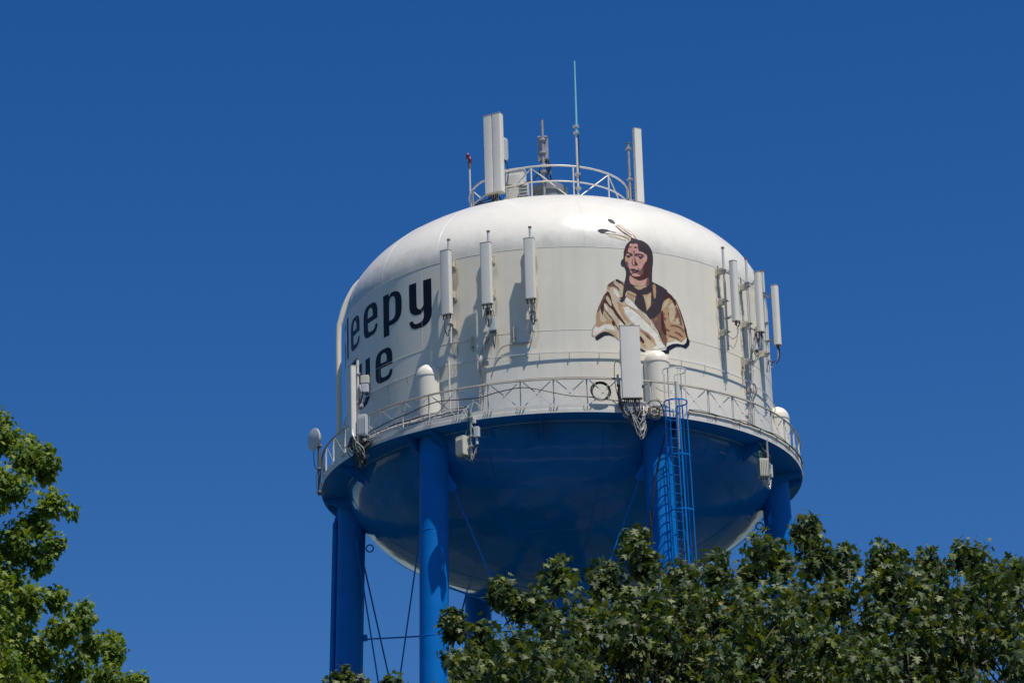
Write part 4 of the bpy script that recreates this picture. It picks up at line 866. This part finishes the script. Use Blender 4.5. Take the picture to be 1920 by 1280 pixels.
for z in (0.7, 1.55, 2.75): MB().bar((0.02, -0.06, z), (0.2, -0.16, z - 0.1), 0.05, 0.02, (0, 0, 1)).build('mount_arm', 'galvanized', A)
for z in [0.3 + 0.16*k for k in range(7)]: MB().tube([(0, 0, z), (0.2, 0.02, z)], 0.012, 5).build('step_bolt', 'galvanized', A)
for i in range(4): cable(A, [(0.05, 0.03, 2.2 - .3*i), jit((0.08, .03, 1.4), .03), jit((0.06, 0.03, .7), .03), (0.1, 0.02, 0.1)], 0.013)
A = empty('radio_mast', RB(-0.26, -2.45, dz_(0.26, 2.45)), rad(-4), 'short pipe mast with grey radio box rising behind the middle of the roof railing', 'antenna mast')
H = 13.15 - dz_(0.26, 2.45); mast(A, H, 0.055, 'galvanized', False)
MB().tube([(0, 0, H - 0.02), (0, 0, H + 0.04)], 0.05, 10).build('mast_cap', 'dark_grille', A)
radio_box(A, (0.0, 0.17, H - 1.05), 0.38, 0.2, 0.86, 'galvanized', False)
clamps(A, (H - 0.75, H - 1.25, H - 1.75, H - 2.0, H - 2.4), 0.075)
for z_, h_ in ((H - 0.62, 0.06), (H - 1.42, 0.1)): MB().rprism((0, 0.05, z_), 0.35, 0.12, h_).build('mount_plate', 'galvanized', A)
for i in range(12): cable(A, [(random.uniform(-.15, .17), 0.1, H - 1.45), jit((random.uniform(-.2, .25), 0.1, H - 1.8), .06), jit((random.uniform(-.1, .3), 0.1, H - 2.3), .08), (random.uniform(-.2, 1.2), 0.2, 0.15)], 0.014, 'black_rubber')
for i in range(3): cable(A, [(-0.05, 0, H - 1.9), jit((-0.3, 0.0, H - 2.2), .05), jit((-0.8, 0.05, H - 2.4), .05), (-1.5, 0.1, H - 2.5 + .08*i)], 0.014, 'black_rubber')
A = empty('whip_antenna', RB(0.95, -2.72, dz_(0.95, 2.72)), 0, 'tall thin cyan whip antenna on a pole at the roof railing', 'antenna')
b = dz_(0.95, 2.72)
MB().tube([(0, 0, 0), (0.0, 0, 12.8 - b)], 0.042, 10).build('mast', 'pipe_white', A)
MB().tube([(0.02, -0.02, 12.45 - b), (0.04, -0.02, 15.32 - b)], [0.045, 0.028], 10).build('whip', 'whip_cyan', A)
clamps(A, [z - b for z in (12.5, 12.75, 10.9, 10.35)], 0.07)
cable(A, [(0.06, 0, 12.5 - b), (0.09, 0, 12.2 - b), (0.06, 0, 11.2 - b), (0.07, 0, 10.7 - b), (-0.05, 0, 10.4 - b), (-0.2, 0, 10.1 - b)], 0.02, 'black_rubber')
A = empty('beacon_light', RB(-2.95, -0.75, dz_(2.95, .75)), 0, 'red aviation warning light on a thin white pole at the left roof edge', 'warning light')
b = dz_(2.95, .75); MB().tube([(0, 0, 0), (0, 0, 12.15 - b)], 0.034, 10).build('pole', 'pipe_white', A)
MB().lathe([(0.001, 12.10 - b), (0.06, 12.12 - b), (0.06, 12.30 - b), (0.075, 12.32 - b), (0.001, 12.33 - b)], 16).build('lamp_base', 'dark_grille', A)
for dx, z in ((0.02, 12.42), (-0.05, 12.58)):
    MB().lathe([(0.001, z - b - 0.10), (0.055, z - b - 0.09), (0.07, z - b - 0.02), (0.066, z - b + 0.05), (0.04, z - b + 0.11), (0.001, z - b + 0.125)], 18, c=(dx, 0, 0)).build('lamp', 'lamp_red', A)
A = empty('equipment_cabinet', RB(-1.27, -1.5, dz_(1.27, 1.5) - 0.1), rad(-14), 'white equipment cabinet on the roof behind the big left panel antenna', 'cabinet')
MB().rprism((0, 0, 0.85), 0.66, 0.5, 1.66, 0.02).build('body', 'cabinet_white', A); MB().rprism((0.02, -0.262, 0.85), 0.5, 0.03, 1.3, 0.01).build('door', 'cabinet_white', A)
MB().rprism((0, 0, 1.70), 0.72, 0.56, 0.05, 0.01).build('lid', 'cabinet_white', A); MB().rprism((0.2, -0.285, 0.95), 0.03, 0.03, 0.14).build('handle', 'galvanized', A)
A = empty('cooling_unit', RB(-0.98, -2.05, dz_(.98, 2.05) - 0.05), rad(-10), 'small grey cooling unit with louvres on the roof beside the white cabinet', 'cooling unit')
MB().rprism((0, 0, 0.5), 0.36, 0.3, 0.92, 0.03).build('body', 'radio_grey', A)
for i in range(5): MB().rprism((0.0, -0.155, 0.3 + 0.13*i), 0.28, 0.02, 0.05, 0).build('louvre', 'dark_grille', A)
mb = MB()
for i in range(8):
    a0 = random.uniform(-60, -40); pts = [RP(a0 + t*14, 2.75 + random.uniform(-.05, .05) - 0.1*t, dome_z(2.8) + 0.06 + random.uniform(0, .1)) for t in range(0, 8)]
    mb.tube(smooth(pts, 3), 0.018, 6, m=0)
for i in range(5):
    pts = [RP(-84 + t*7, 2.95, 10.3 - 0.03*t + random.uniform(0, .08) + 0.05*i) for t in range(0, 7)]
    mb.tube(smooth(pts, 3), 0.016, 6, m=0)
o = mb.build('cable_run', ['black_rubber']); tag(o, 'black cables lying along the foot of the roof railing', 'cable')

# ------------------------------------------------------------------ trees
def at(px, py, Y):
    X, Z = (px - 960)/6356.5, -(py - 640)/6356.5
    d = FW + RT*X + UP*Z; return CAM + d*((Y - CAM.y)/d.y)
LEAF2D = [(0, 0), (.17, -.08), (.50, -.02), (.27, .17), (.62, .52), (.21, .47), (.20, .74), (0, 1.0), (-.20, .74), (-.21, .47), (-.62, .52), (-.27, .17), (-.50, -.02), (-.17, -.08)]
LV = [(x, y, -0.16*abs(x) - 0.14*y*y + (0.06 if abs(x) > .4 else 0)) for x, y in LEAF2D] + [(0, .32, 0.02)]
LF = [(i, (i + 1) % 14, 14) for i in range(14)]
def in_frame(p):
    q = Vector(p) - CAM; z = q.dot(FW); return abs(q.dot(RT)/z*6356.5) < 950 and abs(q.dot(UP)/z*6356.5) < 630
def unit(v): return v/np.maximum(np.linalg.norm(v, axis=-1, keepdims=True), 1e-9)
def maple(label, leafmat, prof_px, Y0, trunk_px, hw, shoots_n, leaf_s, spires, curv, seed, x_out, vis_x, deep=(0.18, 2.6), lift=0.0, clumps=(), cden=1.0, crange=(.68, 1.0)):
    rng = np.random.default_rng(seed); rnd = random.Random(seed)
    base = at(trunk_px, 1280, Y0); base = Vector((base.x, Y0, 0))
    Tm = empty('maple_tree', base, 0, label, 'tree')
    tab = sorted([(at(px, py, Y0).x, at(px, py, Y0).z) for px, py in prof_px]); tx = np.array([a for a, _ in tab]); tz = np.array([b for _, b in tab])
    ph = rng.uniform(0, 6.28, 8)
    def ztop(x, y):
        d = y - Y0
        n = 0.22*np.sin(1.9*x + 1.1*d + ph[0]) + 0.16*np.sin(3.7*x - 2.3*d + ph[1]) + 0.14*np.sin(2.6*d + 5.1*x + ph[2])
        return np.interp(x, tx, tz) - curv*d*d + n*np.clip(np.abs(d), 0, 1.4)/1.4*0.9 - 0.12 + lift
    SURF = []; gap = 0.36
    SH = []
    zc = tz.max() - hw
    k = 0
    while len(SH) < shoots_n and k < shoots_n*30:
        k += 1
        x = rnd.uniform(tx[0], tx[-1]); y = Y0 + max(-hw, min(hw, rnd.gauss(-0.9, hw*0.5)))
        near = vis_x[0] < x < vis_x[1]
        if not near and rnd.random() < x_out: continue
        zt = float(ztop(x, y))
        if rnd.random() < 0.42:
            dep = rnd.uniform(0, .25)
            if any((x - sx)**2 + (y - sy)**2 < gap*gap for sx, sy in SURF[-400:]): continue
            SURF.append((x, y))
        else: dep = rnd.uniform(.55, 2.2)
        if rnd.random() < deep[0]: dep += rnd.uniform(0, deep[1])
        z = zt - dep
        if z < zc - 3.5: continue
        out = Vector((x - base.x, (y - Y0)*1.6 - 1.0, 0)); out = out.normalized() if out.length > .1 else Vector((0, 0, 0))
        foot = Vector((x, y, z - rnd.uniform(.55, .8))); sz = rnd.uniform(.85, 1.12)
        for j in range(rnd.choice((5, 6, 7))):
            a = rnd.uniform(0, 6.28); q = 0.0 if j == 0 else rnd.uniform(.25, 1.1)
            dr = (Vector((q*cos(a), q*sin(a), 1)) + out*rnd.uniform(.1, .55)).normalized(); L = (foot.z*0 + (z - foot.z))*(1.0 if j == 0 else rnd.uniform(.55, .95))
            SH.append((foot + dr*L*0.15, foot + dr*L, sz))
    n_main = len(SH)
    for (px, py, rpx, dy) in clumps:
        cc = at(px, py, Y0 + dy); rr = rpx*(Y0 + dy - CAM.y)/6356.5
        for j in range(int((26 + 95*rr*rr)*cden)):
            a = rnd.uniform(0, 6.28); zz = rnd.uniform(-.75, 1); h_ = math.sqrt(max(0, 1 - zz*zz)); d_ = Vector((h_*cos(a), h_*sin(a), zz*0.9))
            tip = cc + d_*rr*rnd.uniform(*crange); SH.append((tip - (d_*0.6 + Vector((0, 0, .5))).normalized()*rnd.uniform(.22, .4), tip, rnd.uniform(.85, 1.15)))
    for (px, py, L, spread) in spires:
        dy = rnd.uniform(-.5, .3); tip = at(px, py + 6, Y0 + dy); lean = Vector((rnd.gauss(0, .08), rnd.gauss(0, .08), 1)).normalized()
        SH.append((tip - lean*L, tip, 0.9))
        for j in range(int(14*L/0.6)):
            h = rnd.uniform(0.15, 1.0)*L; a = rnd.uniform(0, 6.28); e = tip - lean*(L - h)*1.0
            o_ = Vector((cos(a), sin(a), rnd.uniform(.3, .9))).normalized(); q = tip - lean*(h) ; l2 = spread*1.25*(0.35 + 0.65*h/L)
            SH.append((q, q + o_*l2, 0.95))
    # leaves
    pos, axd, nor, scl = [], [], [], []
    tw = MB()
    for (b, t, sc_) in SH:
        d = t - b; L = d.length; dn = d/L; n = max(3, int(L/0.085)); u = dn.orthogonal().normalized(); v = dn.cross(u); a0 = rnd.uniform(0, 6.28)
        if (b - CAM).length < 62 and rnd.random() < 0.5: tw.tube([b, b + d*0.5, t], [0.006, 0.005, 0.003], 3, caps=False)
        for i in range(n + 1):
            f = i/n; p = b + d*f
            for s_ in (0, pi):
                if rnd.random() < 0.12: continue
                a = a0 + i*pi/2 + s_ + rnd.gauss(0, .3); r_ = (u*cos(a) + v*sin(a)); pl = rnd.uniform(.05, .12)*(1.15 - 0.4*f)
                pp = p + (r_*0.8 + dn*0.5).normalized()*pl
                pos.append(pp); axd.append(r_*0.6 + Vector((0, 0, -1))*rnd.uniform(.15, 1.1) + jit((0, 0, 0), .35)); nor.append(Vector((0, 0, 1))*0.6 + r_*rnd.uniform(.3, .95) + jit((0, 0, 0), .42)); scl.append(leaf_s*sc_*rnd.uniform(.55, 1.35)*(1.08 - 0.35*f))
    pos = np.array(pos); t = unit(np.array(axd)); n_ = np.array(nor); n_ = unit(n_ - t*(n_*t).sum(1, keepdims=True)); xx = np.cross(t, n_); scl = np.array(scl)
    N = len(pos)
    # the leaves that show largest become single leaves, the rest one mass
    cp = np.array(CAM); q = pos - cp; zf = q @ np.array(FW); fx = q @ np.array(RT)/zf*6356.5; fy = q @ np.array(UP)/zf*6356.5
    vis = (np.abs(fx) < 930) & (np.abs(fy) < 620); face = np.abs((n_*unit(q)).sum(1)); size = np.where(vis, scl*face/zf, 0)
    # prefer those in front of the crown's surface
    front = pos[:, 1] < Y0 - 0.8; size = size*np.where(front, 1.0, 0.7)
    big = np.argsort(-size)[:300]; mask = np.ones(N, bool); mask[big] = False
    lv = np.array(LV)
    def verts(idx): return pos[idx][:, None, :] + scl[idx][:, None, None]*(lv[None, :, 0:1]*xx[idx][:, None, :] + lv[None, :, 1:2]*t[idx][:, None, :] + lv[None, :, 2:3]*n_[idx][:, None, :])
    idx = np.nonzero(mask)[0]; V = verts(idx).reshape(-1, 3) - np.array(base); F = (np.array(LF)[None] + (np.arange(len(idx))*15)[:, None, None]).reshape(-1, 3)
    me = bpy.data.meshes.new('foliage'); me.vertices.add(len(V)); me.vertices.foreach_set('co', V.astype(np.float32).ravel())
    me.loops.add(F.size); me.loops.foreach_set('vertex_index', F.astype(np.int32).ravel()); me.polygons.add(len(F)); me.polygons.foreach_set('loop_start', np.arange(0, F.size, 3, dtype=np.int32))
    me.polygons.foreach_set('loop_total', np.full(len(F), 3, dtype=np.int32)); me.update(calc_edges=True); me.validate()
    me.materials.append(MATS[leafmat]); crown = bpy.data.objects.new('crown', me); COL.objects.link(crown); crown.parent = Tm; crown['kind'] = 'stuff'
    lm = bpy.data.meshes.new('leaf'); lm.from_pydata(LV, [], LF); lm.materials.append(MATS[leafmat])
    for i in big:
        o = bpy.data.objects.new('leaf', lm); COL.objects.link(o); o.parent = Tm; s_ = float(scl[i]); c = pos[i] - np.array(base)
        o.matrix_local = Matrix(((xx[i][0]*s_, t[i][0]*s_, n_[i][0]*s_, c[0]), (xx[i][1]*s_, t[i][1]*s_, n_[i][1]*s_, c[1]), (xx[i][2]*s_, t[i][2]*s_, n_[i][2]*s_, c[2]), (0, 0, 0, 1)))
    # trunk and limbs
    fork = Vector((0, 0, max(3.5, zc*0.45)))
    MB().tube(smooth([(0, 0, -0.2), (0.05, 0.03, 0.8), (-0.05, 0.1, fork.z*0.6), fork, fork + Vector((0.1, 0, 1.5))], 5), [0.42 - 0.16*i/20 for i in range(21)], 14).build('trunk', 'bark', Tm)
    ends = SH[:n_main]; rnd.shuffle(ends)
    heads = []
    for i in range(11):
        e = ends[i % len(ends)][0] - base; e = Vector((e.x*0.72, e.y*0.72, e.z - rnd.uniform(1.2, 2.0))); q = fork.lerp(e, 0.5) + Vector((rnd.gauss(0, .4), rnd.gauss(0, .4), rnd.uniform(.2, .8)))
        pth = smooth([fork - Vector((0, 0, rnd.uniform(0, 1.2))), fork.lerp(q, 0.5) + Vector((0, 0, 0.2)), q, q.lerp(e, 0.6), e], 4)
        MB().tube(pth, [0.13*(1 - j/len(pth))**0.9 + 0.008 for j in range(len(pth))], 8).build('limb', 'bark', Tm); heads += pth[6:]
    hp = np.array([tuple(h) for h in heads])
    br = MB()
    for (b, t_, _) in ends[:len(ends)]:
        if rnd.random() < 0.72: continue
        bl = b - base; j = int(np.argmin(((hp - np.array(bl))**2).sum(1))); h = heads[j]
        if (h - bl).length > 2.0 or h.z > bl.z - 0.2: h = bl + Vector((rnd.gauss(0, .3), rnd.gauss(0, .3), -rnd.uniform(.5, 1.1)))
        br.tube(smooth([h, h.lerp(bl, .5) + Vector((rnd.gauss(0, .12), rnd.gauss(0, .12), -.06)), bl], 2), [0.018, 0.015, 0.012, 0.010, 0.007], 4, caps=False)
    br.build('branches', 'twig', Tm, kind='stuff')
    tw.v = [tuple(Vector(p) - base) for p in tw.v]; tw.build('twigs', 'twig', Tm, kind='stuff')
    return N
PR = [(600, 1460), (680, 1380), (760, 1350), (820, 1325), (850, 1270), (880, 1215), (930, 1165), (975, 1130), (1010, 1130), (1050, 1075), (1090, 1105), (1130, 1080), (1165, 1100), (1190, 1060), (1225, 1070), (1260, 1080), (1310, 1062), (1365, 1058), (1400, 1040), (1430, 1035), (1470, 1060), (1510, 1040), (1550, 1045), (1580, 1050), (1615, 1075), (1650, 1040), (1690, 1052), (1740, 1055), (1775, 1078), (1810, 1052), (1850, 1062), (1920, 1075), (2000, 1085), (2120, 1130), (2260, 1230), (2380, 1400)]
SPR = [(848, 1140, .34, .20), (940, 1080, .34, .20), (900, 1160, .3, .25), (1050, 1036, .5, .24), (1130, 1050, .35, .24), (1192, 984, .62, .26), (1215, 1030, .4, .25), (1270, 1050, .3, .25), (1340, 1038, .3, .3), (1428, 992, .45, .26), (1460, 1015, .35, .25), (1514, 955, .72, .22), (1540, 1000, .45, .25), (1582, 1018, .4, .2), (1645, 1018, .3, .26), (1665, 1025, .3, .25), (1738, 1026, .3, .22), (1812, 1008, .42, .22), (1835, 1040, .3, .24), (1895, 1045, .3, .3), (640, 1250, .25, .16), (668, 1262, .2, .2), (738, 1266, .22, .16), (860, 1225, .3, .3)]
CLR = [(1050, 1068, 32, 0), (1190, 1012, 30, .2), (1215, 1058, 30, -.3), (1130, 1082, 30, 0), (1165, 1110, 30, -.4), (1275, 1078, 32, .3), (1340, 1066, 32, -.2), (1400, 1060, 30, .3), (1430, 1020, 32, 0), (1465, 1052, 28, -.3), (1516, 985, 25, .2), (1538, 1036, 34, 0), (1584, 1046, 27, .3), (1650, 1046, 34, 0), (1690, 1066, 30, -.4), (1740, 1056, 32, .2), (1812, 1032, 28, 0), (1842, 1066, 30, -.3), (1895, 1074, 34, .2), (940, 1096, 26, 0), (968, 1128, 24, .3), (850, 1162, 25, 0), (905, 1192, 32, -.3), (1000, 1120, 28, .2), (640, 1268, 22, .2), (736, 1280, 20, 0), (668, 1282, 20, -.2), (875, 1240, 30, -.4)]
_r = random.Random(5); _px = [p[0] for p in PR]; _py = [p[1] for p in PR]
for i in range(80):
    x = _r.uniform(860, 1990); top = float(np.interp(x, _px, _py)); y = top + 30 + _r.random()**1.2*(1330 - top - 30); CLR.append((x, y, _r.uniform(26, 44), -0.75*math.sqrt(max(0, (y - top)/148/0.11)) + _r.uniform(-.3, .3)))
NR = maple('dark green maple tree with lobed leaves in front of the tower legs', 'leaf_dark', PR, -71.5, 1520, 5.2, 6000, 0.122, SPR, 0.11, 11, 0.82, (-2.9, 7.0), (0.25, 2.0), 0.0, CLR, 0.50, (.3, 1.3))
PL = [(-900, 1300), (-760, 1050), (-600, 850), (-420, 740), (-250, 700), (-120, 735), (-60, 790), (-20, 860), (10, 960), (30, 1080), (60, 1180), (110, 1255), (150, 1330), (200, 1450)]
CLL = [(2, 815, 44, 0.3), (-40, 790, 60, 0.8), (52, 852, 38, -0.4), (86, 868, 30, 0.3), (20, 905, 48, -0.8), (96, 935, 30, -0.6), (66, 975, 36, 0.6), (100, 1012, 24, 0.2), (30, 1010, 44, -0.5), (-30, 930, 60, 0.2), (72, 1045, 30, -0.3), (8, 1078, 42, 0.5), (-45, 1060, 60, -0.6), (104, 1112, 22, 0.4), (60, 1120, 36, -0.6), (152, 1150, 28, 0.0), (118, 1175, 36, -0.8), (20, 1160, 50, 0.3), (172, 1205, 30, 0.5), (212, 1212, 24, -0.3), (72, 1218, 46, -0.3), (140, 1245, 40, 0.1), (205, 1258, 34, -0.7), (246, 1278, 24, 0.2), (0, 1255, 56, -0.6), (90, 1290, 50, 0.4), (180, 1300, 44, 0.0), (-60, 1170, 70, 0.0)]
SPL = [(4, 768, .3, .22), (52, 814, .3, .2), (82, 826, .3, .2), (132, 943, .22, .16), (160, 1120, .25, .18), (207, 1177, .25, .18), (266, 1260, .22, .16)]
NL = maple('bright yellow-green maple tree at the left edge of the picture', 'leaf_bright', PL, -54.5, -330, 5.0, 3600, 0.132, SPL, 0.10, 23, 0.5, (-9.9, -7.0), (0.5, 5.0), 0.0, CLL)
